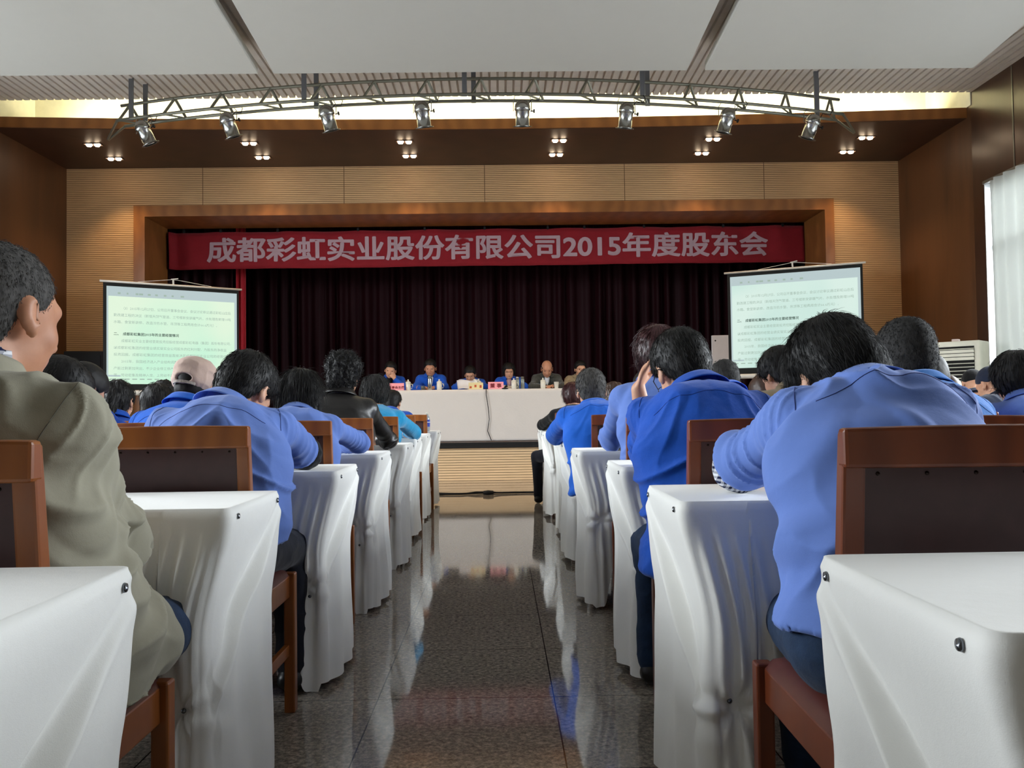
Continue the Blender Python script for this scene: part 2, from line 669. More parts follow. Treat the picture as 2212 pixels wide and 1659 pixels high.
# white curtain bunched at the far end of the right window
t = NT('white_window_curtain').base(lin((205, 205, 200)), 0.8)
tl = t.n('ShaderNodeBsdfTranslucent')
tl.inputs[0].default_value = lin((205, 208, 205))
ms = t.n('ShaderNodeMixShader')
ms.inputs[0].default_value = 0.35
t.l(t.b.outputs[0], ms.inputs[1])
t.l(tl.outputs[0], ms.inputs[2])
t.l(ms.outputs[0], t.out.inputs[0])
cfn = lambda u, v: (WR - 0.045 + 0.03 * sin(u * 2 * pi * 7 + 0.6 * sin(u * 9)) + 0.02 * sin(3 * v + u * 5), 9.84 - 1.5 * u + 0.02 * sin(v * 2.6), 0.12 + 3.42 * v)
tag(MB().grid(cfn, 90, 12).build('window_curtain', t.m, smooth=True, solid=0.003), 'white curtain hanging in folds at the far right window', 'curtain')

# ------------------------------------------------------------------ hanging white ceiling panels
XS = (-10.2, -2.395, -2.235, 1.935, 2.12, 4.86)


def zp(y):
    y = max(y, 4.5)
    return 4.396 + 0.066 * (8.7 - y) - 0.020 * max(0, 6.2 - y) ** 2


for (a, b), lb in (((WL + 0.85, XS[1]), 'leftmost white curved ceiling panel hanging above the left seats'),
                   ((XS[2], XS[3]), 'middle white curved ceiling panel hanging over the aisle'),
                   ((XS[4], XS[5]), 'rightmost white curved ceiling panel hanging above the right seats')):
    ny = 40
    mb = MB()
    vv = []
    for j in range(ny + 1):
        y = -4.0 + (8.7 + 4.0) * j / ny
        z = zp(y)
        vv += [(a, y, z), (b, y, z), (b, y, z + 0.09), (a, y, z + 0.09)]
    ff = []
    for j in range(ny):
        for k in range(4):
            p, q = j * 4 + k, j * 4 + (k + 1) % 4
            ff.append((p, p + 4, q + 4, q))
    ff += [(0, 1, 2, 3), tuple(ny * 4 + k for k in (3, 2, 1, 0))]
    mb.add(vv, ff)
    for j in (6, 20, 34):
        y = -4.0 + 12.7 * j / ny
        for xx in (a + 0.4, b - 0.4):
            mb.tube([(xx, y, zp(y) + 0.05), (xx, y, ZC + 0.005)], 0.006, 6)
    tag(mb.build('hanging_ceiling_panel', M_white, bevel=0.006), lb, 'ceiling panel', 'white hanging ceiling panels')

# ------------------------------------------------------------------ recessed twin downlights
bulb = emit('halogen_glow', (255, 226, 190), 40)
M_dframe = plain('downlight_frame', (60, 44, 34), 0.4)
names_col = ['far left', 'second from the left', 'third from the left', 'fourth from the left', 'fifth from the left', 'far right']
for r_, yy in enumerate((11.08, 11.70)):
    for i in range(6):
        x = -5.15 + 1.984 * i
        e = empty('recessed_downlight', (x, yy, 4.44), 0, 'twin recessed downlight in the brown soffit, %s of the %s row' % (names_col[i], ('front', 'back')[r_]), 'ceiling light', 'twin downlights in the soffit')
        MB().box((-0.11, -0.055, -0.008), (0.11, -0.045, 0.0)).box((-0.11, 0.045, -0.008), (0.11, 0.055, 0.0)).box((-0.11, -0.045, -0.008), (-0.10, 0.045, 0.0)).box((0.10, -0.045, -0.008), (0.11, 0.045, 0.0)).build('frame', M_dframe, e)
        for sx_ in (-0.052, 0.052):
            MB().lathe([(0.012, -0.03), (0.028, -0.026), (0.036, -0.012), (0.04, -0.002)], (sx_, 0, 0), n=16).build('bulb', bulb, e, smooth=True)
        sp = bpy.data.lights.new('downlight_beam', 'SPOT')
        sp.energy = SPOT_W * (1.5 if r_ else 0.8)
        sp.color = (1.0, 0.66, 0.34)
        sp.spot_size = R(96)
        sp.spot_blend = 0.7
        sp.shadow_soft_size = 0.03
        so = bpy.data.objects.new('downlight_beam', sp)
        COL.objects.link(so)
        so.parent = e
        so.location = (0, 0, -0.05)

# ------------------------------------------------------------------ truss with eight lamps
TC, TR = (-0.21, None), None
xc, half = -0.16, 4.08


def ty(x):
    u = (x - xc) / half
    return 8.98 + 0.72 * u * u


tr_ = empty('lighting_truss', (xc, ty(xc), 4.2), 0, 'curved grey steel lighting truss hanging above the stage front', 'truss')
L3 = {}


def tp(x, dy, z):
    return Vector((x - xc, ty(x) - ty(xc) + dy, z - 4.2))


M_truss = plain('dull_galvanised_steel', (128, 126, 112), 0.45, 0.6)
for nm, dy, z in (('top_chord', 0.10, 4.475), ('bottom_chord', 0.0, 4.275), ('bottom_chord', 0.2, 4.275)):
    MB().tube([tp(xc - half + 2 * half * i / 40, dy, z) for i in range(41)], 0.017, 8).build(nm, M_truss, tr_, smooth=True)
nb = 15
for i in range(nb):
    x = xc - half + 0.12 + (2 * half - 0.24) * i / (nb - 1)
    d = 0.10
    b_ = MB()
    b_.tube([tp(x, 0.10, 4.475), tp(x - d, 0.0, 4.275)], 0.015, 6).tube([tp(x, 0.10, 4.475), tp(x + d, 0.2, 4.275)], 0.015, 6)
    b_.tube([tp(x - d, 0.0, 4.275), tp(x + d, 0.2, 4.275)], 0.010, 6)
    b_.build('lattice_brace', M_truss, tr_)
for s_ in (-1, 1):
    e_ = xc + s_ * half
    MB().tube([tp(e_, 0, 4.275), tp(e_ + s_ * 0.42, 0.55, 4.29)], 0.015, 8).tube([tp(e_, 0.2, 4.275), tp(e_ + s_ * 0.42, 0.57, 4.29)], 0.015, 8).build('end_bracket', M_truss, tr_)
for x in (-4.06, -2.03, -0.33, 1.55, 3.58):
    MB().bar(tp(x, 0.0, 4.255), tp(x, 0.0, ZC + 0.01), 0.05, 0.02).bar(tp(x + 0.09, 0.2, 4.255), tp(x + 0.09, 0.2, ZC + 0.01), 0.05, 0.02).build('hanger', plain('hanger_grey', (110, 110, 112), 0.5, 0.3), tr_)

lp = [(318, 28), (499, 20), (713, 15), (919, 8), (1137, 0), (1364, -6), (1584, -16), (1770, -20)]
lp_words = ['leftmost', 'second from the left', 'third from the left', 'fourth from the left', 'fifth from the left', 'sixth from the left', 'second from the right', 'rightmost']
M_can = plain('brushed_can_metal', (178, 178, 174), 0.24, 1.0)
M_gel = plain('lamp_lens_rim', (70, 72, 70), 0.3, 0.6)
for i, (px, tilt) in enumerate(lp):
    x = X(px, 9.2)
    y = ty(x)
    x = X(px - 0.45 * tilt, y)
    e = empty('stage_lamp', (x, y, 4.255), 0, 'silver stage spotlight on the truss, %s of eight' % lp_words[i], 'stage lamp', 'silver spotlights on the truss')
    a = Vector((sin(R(tilt)) * 0.9, 0.28, -1)).normalized()
    b0 = Vector((0, 0, -0.045)) - a * 0.0
    MB().lathe([(0.030, 0.0), (0.032, 0.004), (0.055, 0.012), (0.074, 0.04), (0.082, 0.075), (0.082, 0.10), (0.078, 0.102), (0.072, 0.108), (0.070, 0.25), (0.074, 0.252), (0.076, 0.262)], b0, a, 28, cap=False).lathe([(0.0, 0.02), (0.033, 0.005)], b0, a, 20, cap=False).build('can', M_can, e, smooth=True, solid=0.002)
    MB().lathe([(0.026, 0.008), (0.0, 0.012)], b0, a, 20, cap=False).build('cap', M_black, e)
    MB().lathe([(0.068, 0.246), (0.0, 0.240)], b0, a, 20, cap=False).lathe([(0.098, 0.262), (0.098, 0.268), (0.07, 0.268), (0.07, 0.262), (0.098, 0.262)], b0, a, 28, cap=False).build('lens', M_gel, e)
    mid = b0 + a * 0.11
    sd = Vector((1, 0, 0)) - a * a.x
    sd.normalize()
    l_, r2 = mid - sd * 0.094, mid + sd * 0.094
    MB().tube([l_, l_ + Vector((0, 0, 0.10)), Vector((l_.x * 0.8, 0, 0.012)), Vector((r2.x * 0.8, 0, 0.012)), r2 + Vector((0, 0, 0.10)), r2], 0.005, 6).build('yoke', M_steel, e)
    MB().lathe([(0.006, 0), (0.006, 0.03), (0.02, 0.03), (0.02, 0.045)], r2 - sd * 0.01, sd, 10).build('knob', M_black, e)
    c0 = b0 + a * 0.03
    MB().tube([c0 + Vector((0.07, 0, 0)), c0 + Vector((0.10, 0.02, 0.05)), Vector((0.12, 0.02, -0.035)), Vector((0.17, 0.01, -0.045)), Vector((0.19, 0, 0.0)), Vector((0.17, 0, 0.03))], 0.0045, 6).build('power_cord', M_black, e, smooth=True)

# ------------------------------------------------------------------ banner
BX0, BX1, BZ0, BZ1, BY = -4.93, 4.62, 3.15, 3.71, 13.02


def bw(x, v):
    return 0.02 * sin(x * 2.1) * (1 - v * 0.5) + 0.012 * sin(x * 6.3 + v * 4) + 0.006 * sin(x * 17 + 2 * v)


M_banner = fabric('red_banner_cloth', (140, 24, 34), 0.7, 0.08, 500, 0.3)
bn = empty('banner', (0, BY, 3.43), 0, 'long red cloth banner with pale Chinese lettering hung across the stage opening', 'banner')


def bfn(u, v):
    x = BX0 + (BX1 - BX0) * u
    sag = 0.012 * abs(sin(x * pi / 1.05))
    y = bw(x, v)
    if u < 0.012:
        y -= (0.012 - u) * 8
        x += (0.012 - u) * 3
    return (x, y, (BZ0 + (BZ1 - BZ0) * v) - 3.43 - sag * v + 0.0018 * x)


MB().grid(bfn, 260, 8).build('banner_cloth', M_banner, bn, smooth=True, solid=0.003)
tx = text_mesh('lettering', '成都彩虹实业股份有限公司2015年度股东会', 0.40, plain('pale_banner_lettering', (186, 156, 162), 0.8), bn, 0.003, 0.0, 'LEFT', (0, 0, 0), (0, 0, 0), 5)
embolden(tx, 0.0105, 10)
vs_ = [v.co.copy() for v in tx.data.vertices]
x0_, x1_ = min(v.x for v in vs_), max(v.x for v in vs_)
z0_, z1_ = min(v.y for v in vs_), max(v.y for v in vs_)
tx0, tx1 = X(451, 13.02), X(1669, 13.02)
for v in tx.data.vertices:
    c = v.co
    x = tx0 + (c.x - x0_) / (x1_ - x0_) * (tx1 - tx0)
    zz = (c.y - z0_) / (z1_ - z0_) * 0.375
    vv_ = 0.18 + zz / 0.56
    v.co = (x, bw(x, vv_) - 0.004 - c.z, BZ0 + 0.098 + zz - 3.43 + 0.0018 * x)
for i, x in enumerate([-4.7, -4.15, -3.3, -2.1, -1.1, -0.2, 0.75, 1.3, 2.2, 3.4, 4.3]):
    MB().box((x - 0.015, -0.02, 0.265), (x + 0.015, 0.02, 0.305)).tube([(x, 0, 0.3), (x, 0.06, 0.35)], 0.004, 5).build('clip', M_black, bn)
tag(MB().tube([(OX0 + 0.0, BY + 0.09, 3.795), (OX1, BY + 0.09, 3.795)], 0.018, 8).tube([(-4.7, BY + 0.09, 3.795), (-4.7, BY + 0.09, 4.6)], 0.01, 6).tube([(4.3, BY + 0.09, 3.795), (4.3, BY + 0.09, 4.6)], 0.01, 6).build('curtain_rail', M_black), 'black metal rail running above the red banner', 'rail')

# ------------------------------------------------------------------ furniture
def sms(a, b, x):
    t_ = min(1, max(0, (x - a) / (b - a)))
    return t_ * t_ * (3 - 2 * t_)


M_chair_lit = wood('chair_wood_lit', (126, 68, 28), (160, 94, 42), 0.3, (1, 1, 0.35), 9)  # chair wood with the light on the left block put into its colour
M_chair_shade = wood('chair_wood_shade', (96, 44, 24), (128, 64, 34), 0.28, (1, 1, 0.35), 9)  # the same chair wood, darkened in colour for the shade on the right block
M_leather = plain('dark_brown_leather', (66, 38, 38), 0.42, 0, 0.5, 0.12, 30)
M_seat = plain('reddish_brown_leather', (92, 46, 38), 0.38, 0, 0.5, 0.12, 30)
M_nail = plain('dark_upholstery_nail', (52, 40, 36), 0.3, 0.7)


def make_chair(mw):
    e = empty('wooden_chair')
    kids = []

    def k(o, subs=()):
        kids.append((o, list(subs)))
    W2, T = 0.205, 0.036
    # rear legs run up into the back stiles with a slight rake
    for s_ in (-1, 1):
        x0, x1 = s_ * W2 - (T if s_ > 0 else 0), s_ * W2 + (0 if s_ > 0 else T)
        a = MB()
        pts = [(-0.035, 0), (0.0, 0.42), (-0.005, 0.52), (-0.045, 0.94)]
        vv, ff = [], []
        for i, (y, z) in enumerate(pts):
            th = (0.036, 0.042, 0.040, 0.028)[i]
            vv += [(x0, y, z), (x1, y, z), (x1, y + th, z), (x0, y + th, z)]
        for i in range(3):
            for q in range(4):
                p, r_ = i * 4 + q, i * 4 + (q + 1) % 4
                ff.append((p, r_, r_ + 4, p + 4))
        ff += [(3, 2, 1, 0), (12, 13, 14, 15)]
        k(a.add(vv, ff).build('rear_leg', mw, e, bevel=0.005))
        f0, f1 = s_ * (W2 + 0.012) - (T if s_ > 0 else 0), s_ * (W2 + 0.012) + (0 if s_ > 0 else T)
        k(MB().box((f0, 0.425, 0), (f1, 0.463, 0.455)).build('front_leg', mw, e, bevel=0.005))
        sx_ = s_ * (W2 - 0.004) - (0.022 if s_ > 0 else 0)
        k(MB().box((sx_, 0.03, 0.375), (sx_ + 0.022, 0.43, 0.447)).build('seat_rail', mw, e, bevel=0.004))
        k(MB().box((sx_ + 0.002, 0.0, 0.185), (sx_ + 0.02, 0.43, 0.222)).build('stretcher', mw, e, bevel=0.003))
    k(MB().box((-W2 + 0.02, 0.432, 0.375), (W2 - 0.02, 0.456, 0.447)).build('seat_rail', mw, e, bevel=0.004))
    k(MB().box((-W2 + 0.03, 0.02, 0.375), (W2 - 0.03, 0.04, 0.447)).build('seat_rail', mw, e, bevel=0.004))
    # top rail, gently dished
    vv, ff = [], []
    n = 12
    for i in range(n + 1):
        u = -1 + 2 * i / n
        x = u * (W2 + 0.001)
        dy = -0.012 * (1 - u * u)
        for (y, z) in ((-0.052, 0.885), (-0.018, 0.885), (-0.022, 0.9455), (-0.050, 0.9455)):
            vv.append((x, y + dy, z + (0.003 * (1 - u * u) if z > 0.9 else 0)))
    for i in range(n):
        for q in range(4):
            p, r_ = i * 4 + q, i * 4 + (q + 1) % 4
            ff.append((r_, p, p + 4, r_ + 4))
    ff += [(0, 1, 2, 3), tuple(n * 4 + q for q in (3, 2, 1, 0))]
    k(MB().add(vv, ff).build('top_rail', mw, e, bevel=0.006))
    k(MB().box((-W2 + T, -0.012, 0.52), (W2 - T, 0.016, 0.57)).build('lower_rail', mw, e, bevel=0.004))
    # padded leather panel in the back
    vv = []

    def pf(u, v, s_):
        x = (W2 - T + 0.001) * (2 * u - 1)
        z = 0.565 + (0.89 - 0.565) * v
        yb = -0.002 - 0.040 * ((z - 0.52) / 0.42) + 0.006
        bul = 0.014 * (1 - (2 * u - 1) ** 6) * (1 - (2 * v - 1) ** 6)
        return (x, yb + (0.008 + bul if s_ > 0 else -0.006 - bul * 0.35) + 0.004, z)
    mbp = MB().grid(lambda u, v: pf(u, v, 1), 16, 16, True).grid(lambda u, v: pf(u, v, -1), 16, 16)
    bp = mbp.build('back_panel', M_leather, e, smooth=True)
    nl = MB()
    for i in range(5):
        u = 0.06 + 0.88 * i / 4
        p = Vector(pf(u, 0.955, -1))
        nl.lathe([(0.0034, 0.0), (0.0028, 0.002), (0.0, 0.0028)], p, (0, -1, 0), 8)
    nb_ = nl.build('nail', M_nail, bp, smooth=True)
    k(bp, [nb_])
    # seat cushion
    def sf_(u, v):
        a = 1 - (2 * u - 1) ** 8
        b = 1 - (2 * v - 1) ** 8
        x = (W2 + 0.004) * (2 * u - 1) * 1.0
        y = 0.03 + 0.425 * v
        return (x * 0.96, y, 0.447 + 0.028 * (a * b) ** 0.5)
    k(MB().grid(sf_, 20, 20).build('seat', M_seat, e, smooth=True))
    return e, kids


RY = {1: 1.22}
for i in range(2, 9):
    RY[i] = 1.2 + 1.17 * (i - 1)
AX = {'L': {1: -0.523, 2: -0.612, 3: -0.592, 4: -0.605, 5: -0.600, 6: -0.650, 7: -0.672, 8: -0.660},
      'R': {1: 0.455, 2: 0.408, 3: 0.441, 4: 0.392, 5: 0.405, 6: 0.442, 7: 0.40, 8: 0.415}}
ORD = ['', 'first', 'second', 'third', 'fourth', 'fifth', 'sixth', 'seventh', 'eighth']
SEAT = ['', 'on the aisle', 'second from aisle', 'third from aisle', 'fourth from aisle', 'fifth from aisle', 'sixth from aisle']
chL, kidsL = make_chair(M_chair_lit)
chR, kidsR = make_chair(M_chair_shade)
SEATX = {}
first = {'L': True, 'R': True}
rnd = random.Random(11)
for side, e0, kd, sg in (('L', chL, kidsL, -1), ('R', chR, kidsR, 1)):
    wcol = 'lit-toned orange-brown' if side == 'L' else 'shade-toned reddish-brown'
    for r_ in range(1, 8):
        mx_ = {1: 2, 2: 3, 3: 4}.get(r_, 6 if side == 'R' else 5)
        for s_ in range(1, mx_ + 1):
            x = ((-0.90 if side == 'L' else 0.725) + sg * 0.56 * (s_ - 1)) + (rnd.uniform(-0.015, 0.015) if s_ > 1 else 0)
            y = RY[r_] + 0.085 + (0.05 if (side, r_) == ('R', 1) else 0) + (0.2 if (side, r_, s_) == ('R', 4, 1) else 0)
            x += 0.025 if (side, r_, s_) == ('L', 1, 1) else 0
            SEATX[side, r_, s_] = (x, y)
            if first[side]:
                o = e0
                first[side] = False
            else:
                o = dup(e0, kd)
            o.location = (x, y, 0)
            o.rotation_euler = (0, 0, rnd.uniform(-0.03, 0.03))
            tag(o, '%s wooden chair, %s block, %s row from camera, %s' % (wcol, 'left' if side == 'L' else 'right', ORD[r_], SEAT[s_]), 'chair', 'chairs in the audience rows')
    # last chairs in front of the eighth desks are not in view

# ---- narrow desks under white cloths
M_cloth = fabric('white_tablecloth', (242, 242, 238), 0.75, 0.012, 700, 0.11, 0.3)
M_snap = plain('steel_snap', (120, 124, 130), 0.25, 1.0)
M_deskwood = wood('desk_wood', (84, 44, 26), (112, 62, 36), 0.4)
DW, DD, DT = 1.12, 0.42, 0.766


def vn(i, s_=0):
    n = math.sin(i * 127.1 + s_ * 311.7) * 43758.5453
    return n - math.floor(n)


def n1(x, s_=0):
    i = math.floor(x)
    f = x - i
    f = f * f * (3 - 2 * f)
    return (vn(i, s_) * (1 - f) + vn(i + 1, s_) * f) * 2 - 1


def n2(x, y, s_=0):
    i, j = math.floor(x), math.floor(y)
    f, g = x - i, y - j
    f, g = f * f * (3 - 2 * f), g * g * (3 - 2 * g)
    a = lambda p, q: vn(p + 57 * q, s_)
    return ((a(i, j) * (1 - f) + a(i + 1, j) * f) * (1 - g) + (a(i, j + 1) * (1 - f) + a(i + 1, j + 1) * f) * g) * 2 - 1


def cloth_mesh(mir, seed, pin=(0.055, 0.43), near_hem=0.46, aisle=True):
    """white cloth over a desk: x=0 is the aisle end, y from -DD (near) to 0; diagonal tucked end flap"""
    g = 0.014
    rc = 0.026
    # perimeter samples: (x, y, nx, ny, s, zone)
    per = []

    def run(x0, y0, x1, y1, nx, ny, s0, zone, step):
        ln = math.hypot(x1 - x0, y1 - y0)
        k = max(2, int(ln / step))
        for i in range(k):
            u = i / k
            per.append((x0 + (x1 - x0) * u, y0 + (y1 - y0) * u, nx, ny, s0 + ln * u, zone))

    def corner(cx, cy, a0, a1, s0, zone):
        for i in range(4):
            a = a0 + (a1 - a0) * i / 4
            per.append((cx + rc * cos(a), cy + rc * sin(a), cos(a), sin(a), s0, zone))
    xa, xb, ya, yb = -g, DW - 0.004, -DD - g, g
    fs_ = 0.007 if aisle else 0.03
    run(xa, yb - rc, xa, ya + rc, -1, 0, 0, 'end', fs_)
    corner(xa + rc, ya + rc, pi, 1.5 * pi, DD, 'nearc')
    run(xa + rc, ya, xa + 0.34, ya, 0, -1, DD, 'near', fs_)
    run(xa + 0.34, ya, xb - rc, ya, 0, -1, DD + 0.34, 'near', 0.02)
    corner(xb - rc, ya + rc, 1.5 * pi, 2 * pi, DD + DW, 'out')
    run(xb, ya + rc, xb, yb - rc, 1, 0, DD + DW, 'out', 0.04)
    corner(xb - rc, yb - rc, 0, 0.5 * pi, 0, 'far')
    run(xb - rc, yb, xa + rc, yb, 0, 1, 0, 'far', 0.03)
    corner(xa + rc, yb - rc, 0.5 * pi, pi, 0, 'endc')
    NPp = len(per)
    nt = 84
    mb = MB()
    vv = []
    ps, pt = pin
    for j in range(nt + 1):
        v = j / nt
        for (x, y, nx, ny, s, zone) in per:
            if not aisle and zone in ('end', 'endc'):
                H = 0.34
            elif zone in ('end', 'endc', 'nearc'):
                H = 0.735 + 0.012 * n1(s * 9, seed)
            elif zone == 'near':
                q = s - DD
                H = 0.735 - (0.735 - near_hem) * sms(0.05, 0.15, q) + 0.02 * n1(s * 5, seed + 1) + 0.035 * sin(q * 7 + seed)
                if not aisle:
                    H = near_hem + 0.02 * n1(s * 5, seed + 1)
            elif zone == 'out':
                H = 0.34
            else:
                H = 0.34
            if aisle and zone in ('end', 'nearc', 'near', 'endc') and H > pt + 0.02:
                ssl = min(s if zone != 'endc' else 0.0, DD + ps)
                tl_ = 0.03 + (pt + 0.02) * (ssl / (DD + ps)) ** 1.15 + 0.01
                vm = 0.42
                if v < vm:
                    q_ = v / vm
                    t_ = tl_ * (1 - (1 - q_) ** 1.5)
                else:
                    q_ = (v - vm) / (1 - vm)
                    t_ = tl_ + (H - tl_) * q_ ** 1.5
            else:
                t_ = H * v
            d = 0.0
            rnd_ = 0.006 * (1 - sms(0, 0.012, t_))
            if aisle and zone in ('end', 'nearc', 'near', 'endc'):
                ss = s if zone != 'endc' else 0.0
                if ss <= DD + 1e-6:                     # aisle end: two layers split along a diagonal
                    line = 0.03 + (pt + 0.02) * (ss / (DD + ps)) ** 1.15
                    q = t_ - line
                    d += (0.2 + 0.8 * sms(0.03, 0.22, t_)) * (1 - 0.75 * sms(0.55 * DD, DD, ss)) * (0.026 * sms(0.0, 0.022, q) + 0.012 * math.exp(-((q - 0.024) / 0.02) ** 2) - 0.010 * math.exp(-((q + 0.008) / 0.012) ** 2))
                    d += 0.008 * sin(ss * 30 + 3 * n1(seed * 1.7, 5)) * sms(0.05, 0.5, t_)
                    d += 0.010 * n2(ss * 9, t_ * 2.2, seed) * sms(0.05, 0.35, t_)
                    # hollow of the upper triangle
                    d -= 0.006 * sms(0.0, -0.06, q) * sms(0.03, 0.12, t_)
                else:
                    q = ss - DD
                    # flutes hanging from the corner snap
                    am = math.exp(-((q - 0.07) / 0.10) ** 2) * sms(0.03, 0.16, t_) * (1 - 0.75 * sms(pt - 0.12, pt, t_) * math.exp(-((t_ - pt) / 0.1) ** 2))
                    d += 0.017 * am * (0.5 + 0.5 * sin(2 * pi * (q * 1.0 / (0.035 + 0.05 * t_)) + seed))
                    d += 0.012 * n2(q * 7, t_ * 3.0 + q * 4, seed + 2) * sms(0.03, 0.2, t_) + 0.006 * n2(q * 16, t_ * 9 - q * 8, seed + 4) * sms(0.05, 0.2, t_)
                # gather at the pin: creases radiating from it
                if ss <= DD:
                    du = ss - DD - ps
                else:
                    du = (ss - DD) - ps
                dt = t_ - pt
                rr = math.hypot(du, dt)
                an = math.atan2(dt, du)
                fall = math.exp(-(rr / 0.13) ** 2)
                d += 0.006 * fall * sin(7 * an + seed) * sms(0.0, 0.03, rr)
                d -= 0.024 * math.exp(-(rr / 0.03) ** 2)
                if t_ > pt:
                    k_ = sms(0, 0.3, t_ - pt)
                    d += 0.012 * k_ + 0.010 * k_ * sin(ss * 34 + seed * 2)
            else:
                d += 0.006 * n2(s * 6, t_ * 3, seed + 3) * sms(0.03, 0.2, t_)
            d = max(d, -0.011)
            off = d - rnd_
            z = DT - t_ + (0.004 * (1 - sms(0, 0.012, t_)) if t_ < 0.012 else 0)
            px_, py_ = x + nx * off, y + ny * off
            if aisle:
                px_ += 0.052 * sms(0.0, 0.30, t_) * max(0.0, 1 - max(0.0, px_) / 0.2)
            vv.append((px_, py_, z))
    ff = []
    for j in range(nt):
        for i in range(NPp):
            a, b = j * NPp + i, j * NPp + (i + 1) % NPp
            ff.append((a, b, b + NPp, a + NPp))
    # top: inset ring then one face
    o = len(vv)
    cx, cy = (xa + xb) / 2, (ya + yb) / 2
    for (x, y, nx, ny, s, zone) in per:
        vv.append((x - nx * 0.012, y - ny * 0.012, DT + 0.0045))
    for (x, y, nx, ny, s, zone) in per:
        vv.append((x - nx * 0.02, y - ny * 0.02, DT + 0.0045))
    for i in range(NPp):
        a, b = i, (i + 1) % NPp
        ff.append((b, a, o + a, o + b))
    for i in range(NPp):
        a, b = o + i, o + (i + 1) % NPp
        ff.append((b, a, a + NPp, b + NPp))
    ff.append(tuple(o + NPp + i for i in range(NPp - 1, -1, -1)))
    if mir:
        vv = [(-x, y, z) for x, y, z in vv]
    else:
        ff = [f[::-1] for f in ff]
    mb.add(vv, ff)
    return mb


def make_cloth(mir, seed, aisle=True, **kw):
    o = cloth_mesh(mir, seed, aisle=aisle, **kw).build('tablecloth', M_cloth, smooth=True, solid=0.0)
    sg = -1 if mir else 1
    kids = []
    if aisle:
        for (x, y, z, nx) in ((-0.0145, -0.035, DT - 0.018, 1), (-0.0145, -DD + 0.04, DT - 0.018, 1)):
            q = MB().lathe([(0.007, 0), (0.006, 0.003), (0.0, 0.0042)], (sg * x, y, z), (-sg, 0, 0), 14).build('snap', M_snap, o, smooth=True)
            kids.append((q, []))
        q = MB().lathe([(0.006, 0), (0.005, 0.003), (0.0, 0.004)], (sg * 0.09, -DD - 0.014, DT - 0.435), (0, -1, 0.2), 14).build('snap', M_snap, o, smooth=True)
        kids.append((q, []))
    return o, kids


def make_desk(mir):
    sg = -1 if mir else 1
    e = empty('desk')
    kids = [(MB().box((min(0, sg * DW), -DD, 0.735), (max(0, sg * DW), 0, 0.762)).build('desktop', M_deskwood, e, bevel=0.003), [])]
    for x in (0.085, DW - 0.05):
        a, b = sorted((sg * x, sg * (x + 0.022)))
        kids.append((MB().box((a, -DD + 0.03, 0), (b, -0.03, 0.735)).build('side_panel', M_deskwood, e, bevel=0.003), []))
    a, b = sorted((sg * 0.108, sg * (DW - 0.05)))
    kids.append((MB().box((a, -0.2, 0.6), (b, -0.04, 0.615)).build('shelf', M_deskwood, e), []))
    return e, kids


deskK = {'L': make_desk(True), 'R': make_desk(False)}
firstd = {'L': True, 'R': True}
variants = {'L': [make_cloth(True, 3, near_hem=0.44), make_cloth(True, 8, pin=(0.07, 0.40), near_hem=0.47), make_cloth(True, 14, pin=(0.04, 0.36), near_hem=0.42)],
            'R': [make_cloth(False, 5, pin=(0.06, 0.45)), make_cloth(False, 9, pin=(0.05, 0.33), near_hem=0.5), make_cloth(False, 17, pin=(0.045, 0.30), near_hem=0.44)]}
plainc = {'L': make_cloth(True, 2, aisle=False), 'R': make_cloth(False, 4, aisle=False)}
usedv = set()
pick = {'L': [0, 0, 0, 1, 2, 1, 0, 2, 1], 'R': [0, 0, 0, 1, 1, 2, 0, 2, 1]}
for side, sg in (('L', -1), ('R', 1)):
    bl = 'left' if side == 'L' else 'right'
    for r_ in range(1, 9):
        for k in range(1 if r_ == 1 else (2 if r_ < 4 else 3)):
            x = AX[side][r_] + sg * (DW + 0.012) * k
            y = RY[r_]
            e0, kd = deskK[side]
            if firstd[side]:
                o = e0
                firstd[side] = False
            else:
                o = dup(e0, kd)
            o.location = (x + sg * 0.0, y, 0)
            where = ('beside aisle', 'second from aisle', 'third from aisle')[k]
            tag(o, 'narrow desk under white cloth, %s block, %s row from camera, %s' % (bl, ORD[r_], where), 'desk', 'desks under the white cloths')
            src = variants[side][pick[side][r_]] if k == 0 else plainc[side]
            key = (side, k > 0, pick[side][r_] if k == 0 else 0)
            if key in usedv:
                c = dup(*src)
            else:
                c = src[0]
                usedv.add(key)
            c.location = (x, y, 0)
            tag(c, 'white cloth over desk, %s block, %s row from camera, %s' % (bl, ORD[r_], where), 'tablecloth', 'white cloths on the audience desks')

# ------------------------------------------------------------------ table on the stage
TX0, TX1, TY0, TY1, TZ = -2.02, 1.66, 12.62, 13.2, 1.285
te = empty('stage_table', ((TX0 + TX1) / 2, (TY0 + TY1) / 2, SZ), 0, 'long table on the stage hidden beneath a white cloth', 'table')
hw = (TX1 - TX0) / 2
MB().box((-hw + 0.02, -0.27, 0.70), (hw - 0.02, 0.27, 0.735)).build('tabletop', M_deskwood, te)
for x in (-hw + 0.06, -0.03, hw - 0.12):
    for y in (-0.24, 0.18):
        MB().box((x, y, 0), (x + 0.05, y + 0.05, 0.70)).build('leg', M_deskwood, te)


def tcl(u, v):
    # unrolled: front hem up, over the top, down behind
    x = TX0 + (TX1 - TX0) * u
    L = v * (0.74 + 0.58 + 0.4)
    if L < 0.74:
        y, z = TY0 - 0.006 + 0.006 * n2(x * 1.7, L * 2, 4) + 0.003 * n2(x * 6, L * 5, 7), SZ + 0.008 + L
    elif L < 0.74 + 0.58:
        y, z = TY0 + (L - 0.74), TZ
    else:
        y, z = TY1 + 0.006, TZ - (L - 1.32)
    return (x, y, z)


